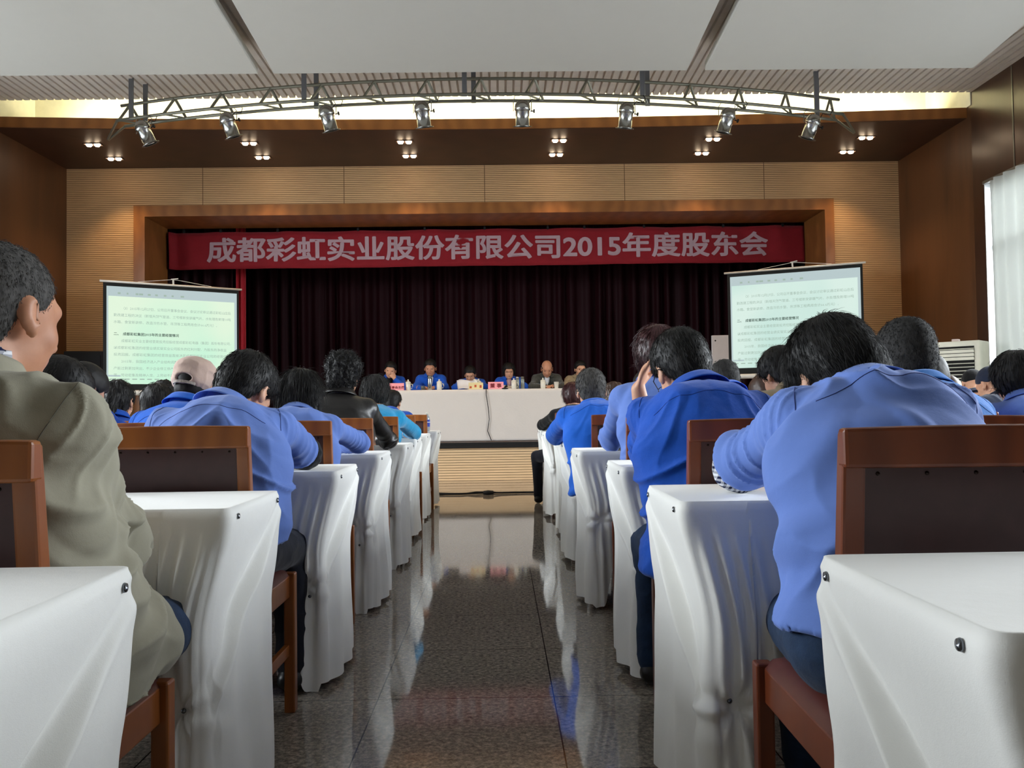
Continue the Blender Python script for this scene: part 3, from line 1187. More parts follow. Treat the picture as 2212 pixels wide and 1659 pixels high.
mbt = MB().grid(tcl, 160, 60)
for xx, fl in ((TX0, False), (TX1, True)):
    mbt.grid(lambda u, v: (xx + (0.004 * sin(v * 40) if 0 < v < 1 else 0), TY0 + (TY1 - TY0) * v, SZ + 0.01 + (TZ - SZ - 0.01) * u), 20, 20, fl)
tag(mbt.build('table_cover', fabric('stage_table_cover_cloth', (214, 208, 202), 0.8, 0.012, 700, 0.12, 0.1), smooth=True, solid=0.002), 'long white cloth covering the table on the stage', 'tablecloth')


# ------------------------------------------------------------------ projection screens
LINES = [(3.6, 0, '（3）2015年12月27日，公司召开董事会会议，会议讨论审议通过彩虹山庄后'),
         (1, 0, '勤改建工程的决议（新增天然气管道、三号楼新安装暖气片、水处理及新增10吨'),
         (1, 0, '水箱、食堂新装修、改造冷热水管、吊顶等工程费用合计66.6万元）。'),
         None,
         (1, 1, '二、  成都彩虹集团2015年的主要经营情况'),
         (3.6, 0, '成都彩虹实业主要经营是投资控股经营成都彩虹电器（集团）股份有限公司，'),
         (1, 0, '以成都彩虹集团的经营业绩实现实业公司股东的红利分配，为股东的净收益'),
         (1, 0, '投资回报。成都彩虹集团的经营效益直接决定成都彩虹实业公司的经营成果。'),
         (3.6, 0, '2015年，我国经济进入产业结构调整的'),
         (1, 0, '产能过剩更加突出，不少企业停工停产，'),
         (1, 0, '等，劳动密集及精神入世，上劳动不足')]
M_text = emit('projected_grey_text', (172, 196, 182), 0.82)
M_textd = emit('projected_dark_text', (96, 118, 108), 0.72)
M_bandm = emit('projected_toolbar', (188, 206, 208), 0.92)
M_shell = plain('screen_white_metal', (206, 200, 190), 0.4, 0.1)
M_scrframe = plain('screen_black_border', (14, 16, 14), 0.8)


def tscreen(loc, ang, ztop, zbot, wid, label, tint, st_, lineshift):
    e = empty('projection_screen', loc, ang, label, 'projection screen')
    hh = wid / 2
    zt, zb = ztop - loc[2], zbot - loc[2]
    MB().box((-hh + 0.03, 0.0, zb + 0.04), (hh - 0.03, 0.006, zt - 0.015)).build('border', M_scrframe, e)
    ix0, ix1, iz0, iz1 = -hh + 0.07, hh - 0.06, zb + 0.115, zt - 0.06
    t = NT('projected_page')
    t.base((0, 0, 0, 1), 0.8)
    v = t.coord()
    f = t.noise(v, 0.9, 1)
    a, b = lin(tint[0]), lin(tint[1])
    t.l(t.ramp(f, [(0.38, a), (0.62, b)]), t.b.inputs['Emission Color'])
    t.b.inputs['Emission Strength'].default_value = st_
    img = MB().box((ix0, -0.003, iz0), (ix1, 0.003, iz1)).build('screen_surface', t.m, e)
    w_, h_ = ix1 - ix0, iz1 - iz0
    MB().box((ix0, -0.0045, iz1 - h_ * 0.10), (ix1, -0.0032, iz1)).build('toolbar', M_bandm, img)
    MB().box((ix0, -0.0045, iz0), (ix0 + w_ * 0.012, -0.0032, iz1 - h_ * 0.10)).build('page_margin', M_bandm, img)
    MB().box((ix1 - w_ * 0.02, -0.0045, iz0), (ix1, -0.0032, iz1 - h_ * 0.10)).build('scroll_bar', M_bandm, img)
    MB().box((ix0 + w_ * 0.012, -0.0045, iz0 + h_ * 0.075), (ix0 + w_ * 0.1, -0.0032, iz0 + h_ * 0.092)).build('status_bar', M_bandm, img)
    mk = MB()
    for i, q in enumerate((0.08, 0.145, 0.21, 0.235, 0.30, 0.355, 0.42, 0.48, 0.55)):
        ww = (0.02, 0.012, 0.02, 0.03, 0.022, 0.02, 0.02, 0.016, 0.026)[i]
        mk.box((ix0 + w_ * q, -0.0052, iz1 - h_ * 0.078), (ix0 + w_ * (q + ww), -0.0044, iz1 - h_ * 0.06))
    for q in range(7):
        mk.box((ix0 + w_ * (0.02 + 0.055 * q), -0.0052, iz0 + h_ * 0.045), (ix0 + w_ * (0.055 + 0.055 * q), -0.0044, iz0 + h_ * 0.055))
    mk.build('toolbar_marks', M_text, img)
    z = iz1 - h_ * (0.235 + lineshift)
    for ln in LINES:
        if ln is None:
            z -= h_ * 0.052
            continue
        ind, bold, txt = ln
        sz = w_ * 0.0262
        o = text_mesh('text_line', txt, sz, M_textd if bold else M_text, img, 0.0002, 0.0, 'LEFT', (ix0 + w_ * 0.05 + (sz * 2.1 if ind > 2 else 0), -0.0045, z), (pi / 2, 0, 0), 1)
        if bold:
            embolden(o, sz * 0.025, 6)
        wd = max(v.co.x for v in o.data.vertices)
        lim = w_ * 0.90 - (sz * 2.1 if ind > 2 else 0)
        if wd > lim * 0.97 or len(txt) > 33:
            for v in o.data.vertices:
                v.co.x *= lim / wd
        z -= h_ * 0.0705
    MB().tube([(-hh - 0.01, 0, zt), (hh + 0.01, 0, zt)], 0.014, 10).build('top_bar', M_shell, e, smooth=True)
    MB().lathe([(0.0, 0), (0.032, 0.004), (0.034, 0.02), (0.034, wid + 0.08), (0.032, wid + 0.096), (0.0, wid + 0.1)], (-hh - 0.05, 0, zb), (1, 0, 0), 18).build('case', M_shell, e, smooth=True)
    MB().tube([(-hh * 0.5, 0.0, zt + 0.015), (-0.03, 0.015, zt + 0.075), (0.05, 0.015, zt + 0.075), (hh * 0.55, 0.0, zt + 0.015)], 0.0035, 6).build('hanging_wire', M_shell, e)
    MB().bar((-0.03, 0.015, zt + 0.08), (0.06, 0.015, zt + 0.095), 0.02, 0.012).bar((0.0, 0.015, zt - 0.01), (-0.005, 0.015, zt + 0.08), 0.02, 0.02).build('hook', M_shell, e)
    MB().tube([(0, 0.03, 0.35), (0, 0.03, zt + 0.02)], 0.013, 8).build('pole', M_black, e)
    for an in (90, 210, 330):
        MB().tube([(0, 0.03, 0.45), (0.35 * cos(R(an)), 0.03 + 0.3 * sin(R(an)), 0.012)], 0.01, 6).build('leg', M_black, e)


def scr(xl, yl, xr, yr):
    return ((xl + xr) / 2, (yl + yr) / 2, 0), atan2(yr - yl, xr - xl), math.hypot(xr - xl, yr - yl)


lc, an_, wd_ = scr(-5.065, 11.1, -3.57, 12.06)
tscreen(lc, an_, 2.695, 1.265, wd_, 'left projection screen showing a page of Chinese text', ((206, 250, 222), (232, 252, 226)), 0.93, 0.0)
lc, an_, wd_ = scr(3.16, 12.06, 4.79, 11.26)
tscreen(lc, an_, 2.845, 1.40, wd_, 'right projection screen showing the same page of Chinese text', ((200, 236, 226), (226, 248, 238)), 0.90, 0.0)

# ------------------------------------------------------------------ things around the stage
# dark loudspeaker behind the left screen
e = empty('loudspeaker', (-5.52, 11.7, 0), R(12), 'large black loudspeaker on the floor left of the left screen', 'speaker')
MB().box((-0.24, -0.18, 0.0), (0.24, 0.2, 1.83)).build('cabinet', M_black, e, bevel=0.01)
MB().box((-0.21, -0.19, 0.1), (0.21, -0.181, 1.78)).build('grille', plain('speaker_grille', (26, 26, 28), 0.9), e)
# red covered lectern at the left of the stage
e = empty('lectern', (X(556, 13.3), 13.3, SZ), 0, 'small lectern with a bright red cloth left of the stage table', 'lectern')
MB().box((-0.16, -0.16, 0), (0.16, 0.16, 1.2)).build('stand', M_deskwood, e)
MB().grid(lambda u, v: ((-0.17 + 0.34 * u) * (1 + 0.03 * (1 - v)), -0.175 - 0.01 * sin(u * 20) * (1 - v), 0.72 + 0.55 * v), 20, 8).grid(lambda u, v: (-0.17 + 0.34 * u, -0.175 + 0.35 * v, 1.27 - 0.03 * v), 6, 6).grid(lambda u, v: (-0.175, -0.175 + 0.35 * u, 0.72 + 0.53 * v), 6, 8).grid(lambda u, v: (0.175, -0.175 + 0.35 * u, 0.72 + 0.53 * v), 6, 8).build('red_cloth', fabric('lectern_red_cloth', (170, 16, 34)), e, smooth=True, solid=0.003)
# tall white board leaning at the right of the stage
e = empty('notice_board', (X(1561, 12.9), 12.9, SZ), R(-6), 'tall white upright board standing on the stage beside the right screen', 'board')
MB().box((-0.14, -0.02, 0.02), (0.14, 0.02, 1.52)).build('panel', plain('board_white', (214, 212, 216), 0.5), e, bevel=0.01)
MB().box((-0.15, -0.12, 0), (0.15, 0.12, 0.02)).build('foot', M_steel, e)
MB().lathe([(0.012, 0), (0.0, 0.006)], (-0.085, -0.021, 1.44), (0, -1, 0), 10).build('knob', M_black, e)

# floor-standing air conditioner in the right corner, turned to the hall
acx, acy = 5.20, 9.78
e = empty('air_conditioner', (acx, acy, 0), R(-45), 'white floor-standing air conditioner in the corner by the right window', 'air conditioner')
M_ac = plain('air_conditioner_cream', (218, 214, 196), 0.45)
MB().box((-0.27, -0.17, 0.0), (0.27, 0.17, 1.68)).build('cabinet', M_ac, e, bevel=0.012)
MB().box((-0.235, -0.174, 1.24), (0.215, -0.168, 1.62)).build('vent', M_black, e)
for i in range(9):
    z = 1.265 + 0.041 * i
    big = i in (5, 6, 7)
    MB().add([(-0.235, -0.176, z), (0.215, -0.176, z), (0.215, -0.19, z - 0.006), (-0.235, -0.19, z - 0.006), (-0.235, -0.176, z + 0.004), (0.215, -0.176, z + 0.004), (0.215, -0.19, z + (0.028 if big else -0.001)), (-0.235, -0.19, z + (0.028 if big else -0.001))],
             [(0, 3, 2, 1), (4, 5, 6, 7), (0, 1, 5, 4), (1, 2, 6, 5), (2, 3, 7, 6), (3, 0, 4, 7)]).build('louvre', M_ac, e)
MB().box((-0.045, -0.176, 0.93), (0.035, -0.168, 1.10)).build('control_panel', plain('ac_display', (96, 96, 84), 0.3), e)
MB().box((-0.03, -0.1775, 1.02), (0.02, -0.1755, 1.08)).build('display', M_black, e)
MB().box((0.14, -0.176, 1.12), (0.20, -0.168, 1.145)).build('sticker', plain('pale_blue_sticker', (120, 178, 190), 0.5), e)
MB().box((-0.02, -0.1765, 1.165), (0.02, -0.1705, 1.172)).build('badge', M_steel, e)
MB().box((-0.04, -0.1, 1.68), (0.03, -0.02, 1.71)).build('cap', plain('pinkish_box', (206, 186, 180), 0.6), e, bevel=0.006)

# cables
tag(MB().tube([(X(1050, 12.6), 12.606, TZ + 0.012), (X(1050, 12.6), 12.59, 1.2), (X(1054, 12.6), 12.585, 1.02), (X(1056, 12.6), 12.585, 0.85), (X(1052, 12.6), 12.59, 0.68), (X(1060, 12.6), 12.58, 0.545)], 0.006, 6).build('microphone_cable', M_black, smooth=True), 'thin black cable hanging down the front of the white stage table', 'cable')
cpts = [(-3.2 + i * 0.16, 10.2 + 0.07 * sin(i * 0.7) + 0.025 * sin(i * 2.1), 0.012) for i in range(44)]
cpt2 = [(-0.9 + i * 0.1, 10.28 - 0.1 * sin(i * 0.23) + 0.02 * sin(i * 1.3), 0.016 + (0.012 if 5 < i < 9 else 0)) for i in range(30)]
tag(MB().tube(cpts, 0.011, 6).tube(cpt2, 0.008, 6).lathe([(0.02, -0.06), (0.028, 0), (0.02, 0.06)], (X(1052, 10.1), 10.13, 0.025), (1, 0.1, 0), 8).build('floor_cable', M_black, smooth=True), 'black cables running across the floor in front of the stage', 'cable')

# ------------------------------------------------------------------ things on the stage table
M_china = plain('white_porcelain', (226, 222, 208), 0.18, 0, 0.6)
zt_ = TZ + 0.002


def mug(px, y, label):
    e = empty('lidded_mug', (X(px, y), y, zt_), 0, label, 'mug', 'white lidded mugs on the stage table')
    MB().lathe([(0.030, 0), (0.036, 0.004), (0.038, 0.05), (0.038, 0.108), (0.034, 0.108), (0.033, 0.02), (0.0, 0.018)], n=20, cap=False).build('cup', M_china, e, smooth=True)
    MB().lathe([(0.040, 0.108), (0.041, 0.113), (0.030, 0.124), (0.012, 0.132), (0.008, 0.138), (0.013, 0.146), (0.009, 0.155), (0, 0.157)], n=20, cap=False).build('lid', M_china, e, smooth=True)
    MB().tube([(0.037, 0, 0.09), (0.062, 0, 0.085), (0.066, 0, 0.055), (0.056, 0, 0.03), (0.037, 0, 0.025)], 0.006, 8).build('handle', M_china, e, smooth=True)


mug(882, 12.72, 'white lidded mug beside the left pink nameplate')
mug(949, 12.72, 'white lidded mug beside the steel flask')
mug(1034, 12.76, 'white lidded mug behind the tissue box')
mug(1110, 12.72, 'white lidded mug beside the glass bottles')
mug(1173, 12.72, 'white lidded mug in front of the balding man in grey')
e = empty('vacuum_flask', (X(928.5, 12.72), 12.72, zt_), 0, 'brushed steel flask in front of the second man on the stage', 'flask')
MB().lathe([(0.030, 0), (0.033, 0.006), (0.033, 0.16), (0.030, 0.175)], n=20).build('body', M_alu, e, smooth=True)
MB().lathe([(0.029, 0.175), (0.030, 0.18), (0.029, 0.205), (0.022, 0.212)], n=20).build('lid', M_steel, e, smooth=True)
e = empty('tea_glass', (X(914, 12.72), 12.70, zt_), 0, 'small dark glass beside the steel flask', 'glass')
MB().lathe([(0.026, 0), (0.034, 0.05), (0.030, 0.06), (0.0, 0.055)], n=16).build('bowl', plain('smoked_glass', (90, 90, 88), 0.1, 0.2), e, smooth=True)
e = empty('tissue_box', (X(1028, 12.70), 12.70, zt_), 0, 'cream patterned tissue box in front of the reading man', 'tissue box')
MB().box((-0.105, -0.055, 0), (0.105, 0.055, 0.098)).build('box', plain('tissue_box_card', (232, 214, 160), 0.6), e, bevel=0.003)
MB().box((0.055, -0.0565, 0.02), (0.085, -0.0548, 0.06)).box((-0.02, -0.0565, 0.03), (0.01, -0.0548, 0.065)).box((-0.09, -0.0565, 0.015), (-0.06, -0.0548, 0.045)).build('print', plain('tissue_box_print', (196, 84, 48), 0.6), e)
MB().grid(lambda u, v: (-0.03 + 0.07 * u + 0.01 * sin(v * 5), 0.02 * sin(u * 9 + v * 3), 0.097 + 0.055 * v * (1 - 0.4 * abs(u - 0.4))), 10, 6).build('tissue', M_cloth, e, smooth=True, solid=0.001)
M_pink = plain('pink_card', (240, 158, 168), 0.6)
M_redtxt = plain('dark_red_print', (120, 26, 36), 0.7)
for px, w_, txt, lb, ml in ((1071, 0.225, '董 事', 'pink nameplate reading director in the middle of the stage table', 1.0), (857, 0.215, '监事会主席', 'pink nameplate with five red characters at the left of the stage table', 0.62)):
    e = empty('nameplate', (X(px, 12.68), 12.68, zt_), 0, lb, 'nameplate', 'pink nameplates on the stage table')
    h2 = w_ / 2
    MB().add([(-h2, -0.05, 0), (h2, -0.05, 0), (h2, 0.0, 0.105), (-h2, 0.0, 0.105), (-h2, 0.05, 0), (h2, 0.05, 0)], [(0, 1, 2, 3), (3, 2, 5, 4), (0, 3, 4), (1, 5, 2), (0, 4, 5, 1)]).build('card', M_pink, e)
    text_mesh('lettering', txt, 0.075 * ml, M_redtxt, e, 0.0008, 0.001, 'CENTER', (0, -0.0405, 0.026), (R(64.5), 0, 0), 2)
for px, lb in ((1120, 'clear glass bottle with a steel cap behind the right mug'), (1126, 'clear glass tea bottle with dark lid beside the other bottle')):
    e = empty('glass_bottle', (X(px, 12.74) + (0.02 if px > 1122 else -0.015), 12.80, zt_), 0, lb, 'bottle', 'glass bottles on the stage table')
    MB().lathe([(0.028, 0), (0.030, 0.005), (0.030, 0.13), (0.024, 0.15)], n=16).build('body', plain('tea_glass_body', (132, 138, 132), 0.08, 0.1), e, smooth=True)
    MB().lathe([(0.025, 0.15), (0.026, 0.178), (0.02, 0.182)], n=16).build('lid', M_alu if px < 1122 else M_steel, e, smooth=True)
e = empty('paper_cup', (X(1202, 12.72), 12.72, zt_), 0, 'white paper cup at the right of the stage table', 'cup')
MB().lathe([(0.026, 0), (0.027, 0.002), (0.037, 0.092), (0.039, 0.094), (0.037, 0.096), (0.034, 0.09), (0.025, 0.01), (0, 0.009)], n=20, cap=False).build('cup_wall', M_china, e, smooth=True)
M_paper = plain('white_paper', (232, 232, 236), 0.7)
tag(MB().grid(lambda u, v: (X(1094, 12.7) - 0.09 + 0.2 * u, 12.66 + 0.2 * v, zt_ + 0.004 + 0.05 * v * v + 0.006 * sin(u * 5)), 10, 10).build('document', M_paper, smooth=True, solid=0.003), 'white document lying behind the middle pink nameplate', 'paper')
e = empty('microphone', (X(1090, 12.66), 12.66, zt_), 0, 'small black desk microphone beside the middle nameplate', 'microphone')
MB().lathe([(0.05, 0), (0.05, 0.012), (0.02, 0.02)], n=16).build('base', M_black, e, smooth=True)
MB().tube([(0, 0, 0.015), (0.01, 0.02, 0.035), (0.03, 0.05, 0.04)], [0.008, 0.012, 0.018], 8).build('head', M_black, e, smooth=True)
# water bottle on the eighth desk
e = empty('water_bottle', (X(922, 9.1), 9.1, DT + 0.006), 0, 'small water bottle with a blue label on the far left desk', 'bottle')
MB().lathe([(0.024, 0), (0.029, 0.004), (0.029, 0.125), (0.025, 0.145), (0.012, 0.165), (0.011, 0.175)], n=18).build('body', plain('clear_plastic', (176, 184, 190), 0.08, 0.1), e, smooth=True)
MB().lathe([(0.0298, 0.045), (0.0298, 0.118)], n=18, cap=False).build('label', plain('blue_label', (44, 74, 190), 0.4), e, smooth=True)
MB().lathe([(0.0305, 0.088), (0.0305, 0.096)], n=18, cap=False).build('lettering', M_paper, e)
MB().lathe([(0.014, 0.170), (0.014, 0.192), (0.012, 0.194)], n=14).build('cap', M_china, e, smooth=True)
# notebook edge on the fourth right desk
tag(MB().box((0, 0, 0), (0.22, 0.16, 0.012)).build('notebook', plain('cream_book_edge', (226, 214, 172), 0.6), bevel=0.003, loc=(X(1312, 4.4) - 0.005, 4.33, DT + 0.006)), 'cream notebook lying at the corner of the fourth right desk', 'notebook')

# ------------------------------------------------------------------ people: signed-distance bodies
V3 = lambda *a: np.array(a, dtype=np.float64)


def nrm(v):
    v = np.asarray(v, dtype=np.float64)
    return v / (np.linalg.norm(v) + 1e-12)


def hashn(i, j, k, s_):
    h = (i * 374761393 + j * 668265263 + k * 2147483647 + s_ * 1274126177) & 0xFFFFFFFF
    h = ((h ^ (h >> 13)) * 1274126177) & 0xFFFFFFFF
    return ((h ^ (h >> 16)) & 0xFFFF) / 32767.5 - 1.0


def vnoise(P, seed=0):
    P = np.asarray(P)
    I = np.floor(P).astype(np.int64)
    f = P - I
    f = f * f * (3 - 2 * f)
    r_ = 0
    for a in (0, 1):
        for b in (0, 1):
            for c in (0, 1):
                w_ = (f[:, 0] if a else 1 - f[:, 0]) * (f[:, 1] if b else 1 - f[:, 1]) * (f[:, 2] if c else 1 - f[:, 2])
                r_ = r_ + w_ * hashn(I[:, 0] + a, I[:, 1] + b, I[:, 2] + c, seed)
    return r_


class Fld:
    def __init__(s, h):
        s.h, s.ops, s.lo, s.hi = h, [], V3(9, 9, 9), V3(-9, -9, -9)

    def _ext(s, lo, hi, sub):
        if not sub:
            s.lo, s.hi = np.minimum(s.lo, lo), np.maximum(s.hi, hi)

    def cone(s, a, b, ra, rb, k=0.02, lat=None, f=1.0, sub=False):
        a, b = V3(*a), V3(*b)
        m_ = max(ra, rb) * max(f, 1) + 0.004
        lo, hi = np.minimum(a, b) - m_, np.maximum(a, b) + m_
        s.ops.append(('c', (a, b, ra, rb, None if lat is None else nrm(lat), f), lo, hi, k, sub))
        s._ext(lo, hi, sub)
        return s

    def ell(s, c, rad, k=0.02, Rm=None, sub=False):
        c, rad = V3(*c), V3(*rad)
        m_ = rad.max() + 0.004
        s.ops.append(('e', (c, rad, Rm), c - m_, c + m_, k, sub))
        s._ext(c - m_, c + m_, sub)
        return s

    def clip(s, fn, k=0.004):
        """keep the part where fn(P) < 0"""
        s.ops.append(('f', fn, None, None, k, True))
        return s

    def mesh(s):
        h = s.h
        lo = s.lo - 4 * h
        n = (np.ceil((s.hi + 4 * h - lo) / h) + 1).astype(int)
        F = np.full(n, 0.2, dtype=np.float32)
        ax = [lo[i] + h * np.arange(n[i]) for i in range(3)]
        for typ, arg, l_, h_, k, sub in s.ops:
            if typ == 'f':
                G = np.stack(np.meshgrid(*ax, indexing='ij'), -1).reshape(-1, 3)
                near = np.abs(F.reshape(-1)) < 0.06
                d = np.full(len(G), -1.0)
                d[near] = arg(G[near])
                f_ = F.reshape(-1)
                f_[near] = np.maximum(f_[near], d[near])
                continue
            pad = k + 3 * h
            i0 = np.maximum(0, np.floor((l_ - pad - lo) / h).astype(int))
            i1 = np.minimum(n, np.ceil((h_ + pad - lo) / h).astype(int) + 1)
            if (i1 <= i0).any():
                continue
            sl = tuple(slice(a, b) for a, b in zip(i0, i1))
            x = ax[0][sl[0]][:, None, None]
            y = ax[1][sl[1]][None, :, None]
            z = ax[2][sl[2]][None, None, :]
            if typ == 'c':
                a, b, ra, rb, lat, f = arg
                ba = b - a
                L = ba @ ba + 1e-12
                px, py, pz = x - a[0], y - a[1], z - a[2]
                t_ = np.clip((px * ba[0] + py * ba[1] + pz * ba[2]) / L, 0, 1)
                qx, qy, qz = px - t_ * ba[0], py - t_ * ba[1], pz - t_ * ba[2]
                d2 = qx * qx + qy * qy + qz * qz
                if lat is not None and f != 1.0:
                    l__ = qx * lat[0] + qy * lat[1] + qz * lat[2]
                    d2 = np.maximum(d2 - l__ * l__ * (1 - 1 / (f * f)), 0)
                d = np.sqrt(d2) - (ra + (rb - ra) * t_)
            else:
                c, rad, Rm = arg
                px, py, pz = x - c[0], y - c[1], z - c[2]
                if Rm is not None:
                    px, py, pz = (px * Rm[0, i] + py * Rm[1, i] + pz * Rm[2, i] for i in range(3))
                k0 = np.sqrt((px / rad[0]) ** 2 + (py / rad[1]) ** 2 + (pz / rad[2]) ** 2)
                k1 = np.sqrt((px / rad[0] ** 2) ** 2 + (py / rad[1] ** 2) ** 2 + (pz / rad[2] ** 2) ** 2)
                d = k0 * (k0 - 1) / (k1 + 1e-9)
            cur = F[sl]
            if sub:
                d = -d
                hh = np.maximum(k - np.abs(cur - d), 0) / k
                F[sl] = np.maximum(cur, d) + hh * hh * k * 0.25
            else:
                hh = np.maximum(k - np.abs(cur - d), 0) / k
                F[sl] = np.minimum(cur, d) - hh * hh * k * 0.25
        S = F < 0
        C = np.zeros(tuple(n - 1), dtype=np.int8)
        for dx in (0, 1):
            for dy in (0, 1):
                for dz in (0, 1):
                    C += S[dx:n[0] - 1 + dx, dy:n[1] - 1 + dy, dz:n[2] - 1 + dz]
        M_ = (C > 0) & (C < 8)
        idx = np.full(M_.shape, -1, dtype=np.int64)
        ci = np.argwhere(M_)
        idx[M_] = np.arange(len(ci))
        acc = np.zeros((len(ci), 3))
        cnt = np.zeros(len(ci))
        cor = [(a, b, c) for a in (0, 1) for b in (0, 1) for c in (0, 1)]
        val = {c: F[ci[:, 0] + c[0], ci[:, 1] + c[1], ci[:, 2] + c[2]].astype(float) for c in cor}
        for a in cor:
            for d_ in range(3):
                if a[d_] == 0:
                    b = list(a)
                    b[d_] = 1
                    b = tuple(b)
                    va, vb = val[a], val[b]
                    mk = (va < 0) != (vb < 0)
                    t_ = np.where(mk, va / np.where(mk, va - vb, 1), 0)
                    for q in range(3):
                        acc[:, q] += np.where(mk, a[q] + (t_ if q == d_ else 0), 0)
                    cnt += mk
        P = lo + (ci + acc / cnt[:, None]) * h
        quads = []
        for d_ in range(3):
            e1, e2 = [(1, 2), (2, 0), (0, 1)][d_]
            sa = [slice(1, n[q] - 1) for q in range(3)]
            sb = [slice(1, n[q] - 1) for q in range(3)]
            sa[d_] = slice(0, n[d_] - 1)
            sb[d_] = slice(1, n[d_])
            A, B = S[tuple(sa)], S[tuple(sb)]
            for flip, mk in ((False, A & ~B), (True, ~A & B)):
                e = np.argwhere(mk)
                if not len(e):
                    continue
                off = np.array([1, 1, 1])
                off[d_] = 0
                e = e + off
                u = np.zeros(3, int)
                u[e1] = 1
                v = np.zeros(3, int)
                v[e2] = 1
                g = lambda w_: idx[w_[:, 0], w_[:, 1], w_[:, 2]]
                q = np.stack([g(e - u - v), g(e - v), g(e), g(e - u)], 1)
                quads.append(q[:, ::-1] if flip else q)
        Q = np.concatenate(quads)
        Q = Q[(Q >= 0).all(1)]
        # one light smoothing pass
        for _ in range(2):
            sm, ct = np.zeros_like(P), np.zeros(len(P))
            for a in range(4):
                np.add.at(sm, Q[:, a], P[Q[:, (a + 1) % 4]] + P[Q[:, (a + 3) % 4]])
                np.add.at(ct, Q[:, a], 2)
            P = P * 0.5 + 0.5 * sm / np.maximum(ct, 1)[:, None]
        return P, Q


def normals(P, Q):
    n_ = np.cross(P[Q[:, 2]] - P[Q[:, 0]], P[Q[:, 3]] - P[Q[:, 1]])
    N_ = np.zeros_like(P)
    for a in range(4):
        np.add.at(N_, Q[:, a], n_)
    return N_ / (np.linalg.norm(N_, axis=1, keepdims=True) + 1e-12)


def np_mesh(name, P, Q, mt, parent, smooth=True):
    me = bpy.data.meshes.new(name)
    k = Q.shape[1]
    me.vertices.add(len(P))
    me.vertices.foreach_set('co', P.astype(np.float32).ravel())
    me.loops.add(Q.size)
    me.loops.foreach_set('vertex_index', Q.astype(np.int32).ravel())
    me.polygons.add(len(Q))
    me.polygons.foreach_set('loop_start', np.arange(0, Q.size, k, dtype=np.int32))
    me.polygons.foreach_set('loop_total', np.full(len(Q), k, dtype=np.int32))
    me.polygons.foreach_set('use_smooth', np.full(len(Q), smooth))
    me.update()
    me.validate()
    me.materials.append(mt)
    o = bpy.data.objects.new(name, me)
    COL.objects.link(o)
    o.parent = parent
    return o


def rotm(yaw_, pitch, roll):
    """columns: right, forward, up; yaw to the left positive, pitch down positive, roll to the right positive (degrees)"""
    a, b, c = R(yaw_), R(-pitch), R(roll)
    Rz = np.array([[cos(a), -sin(a), 0], [sin(a), cos(a), 0], [0, 0, 1]])
    Rx = np.array([[1, 0, 0], [0, cos(b), -sin(b)], [0, sin(b), cos(b)]])
    Ry = np.array([[cos(c), 0, sin(c)], [0, 1, 0], [-sin(c), 0, cos(c)]])
    return Rz @ Rx @ Ry


# ---- materials for people
def skin(name, rgb):
    if name in MATS:
        return MATS[name]
    t = NT(name).base(lin(rgb), 0.5, 0, 0.4)
    c = lin(rgb)
    f = t.noise(t.coord(), 14, 4, 0.6)
    t.l(t.ramp(f, [(0.3, (c[0] * 0.86, c[1] * 0.78, c[2] * 0.74, 1)), (0.7, (c[0] * 1.05, c[1] * 1.04, c[2] * 1.02, 1))]), t.b.inputs['Base Color'])
    t.b.inputs['Subsurface Weight'].default_value = 0.12
    t.b.inputs['Subsurface Radius'].default_value = (0.02, 0.008, 0.004)
    t.bump(t.noise(t.coord(), 180, 2), 0.08, 0.001)
    MATS[name] = t.m
    return t.m


def hairm(name, rgb, rough=0.42, var=0.3, spec=0.5):
    if name in MATS:
        return MATS[name]
    t = NT(name).base(lin(rgb), rough, 0, spec)
    c = lin(rgb)
    f = t.noise(t.coord((1, 1, 0.35)), 90, 4, 0.7)
    t.l(t.ramp(f, [(0.3, tuple(x * (1 - var) for x in c[:3]) + (1,)), (0.7, tuple(min(1, x * (1 + var * 1.6) + 0.002) for x in c[:3]) + (1,))]), t.b.inputs['Base Color'])
    t.bump(t.noise(t.coord((1, 1, 0.3)), 420, 2), 0.35, 0.0012)
    MATS[name] = t.m
    return t.m


SK = skin('skin_warm', (218, 168, 138))
SK2 = skin('skin_tan', (202, 148, 118))
H_BLK = hairm('black_hair', (20, 18, 17), 0.55, 0.3, 0.3)
H_GREY = hairm('salt_and_pepper_hair', (70, 68, 66), 0.75, 0.45, 0.2)
H_GREYD = hairm('dark_greying_hair', (44, 43, 42), 0.75, 0.4, 0.2)
H_BURG = hairm('burgundy_hair', (58, 22, 24), 0.4)
H_BRN = hairm('brown_hair', (58, 38, 28), 0.45)
F_ROYAL = fabric('royal_blue_workwear', (22, 84, 190), 0.8, 0.14, 800, 0.3, 0.15, 5)
F_ROYAL2 = fabric('bright_blue_workwear', (24, 98, 206), 0.8, 0.10, 800, 0.3, 0.15, 5)
F_CYANB = fabric('cyan_blue_workwear', (30, 112, 196), 0.8, 0.10, 800, 0.3, 0.15, 5)
F_LIGHT = fabric('light_blue_work_shirt', (104, 134, 208), 0.82, 0.05, 800, 0.14, 0.15, 5)
F_TEAL = fabric('turquoise_knit', (24, 146, 196), 0.9, 0.08, 400, 0.4, 0.4, 8)
F_KHAKI = fabric('olive_grey_jacket_cloth', (160, 156, 138), 0.85, 0.06, 700, 0.12, 0.15, 4)
F_NAVY = fabric('navy_jacket_cloth', (30, 38, 58), 0.8, 0.1, 700, 0.2)
F_TAN = fabric('tan_cloth', (148, 130, 100), 0.85, 0.06, 700, 0.2)
F_GREYK = fabric('charcoal_cardigan_knit', (66, 66, 60), 0.9, 0.06, 500, 0.4, 0.3)
F_BLACK = fabric('black_knit', (16, 16, 18), 0.9, 0.1, 500, 0.3)
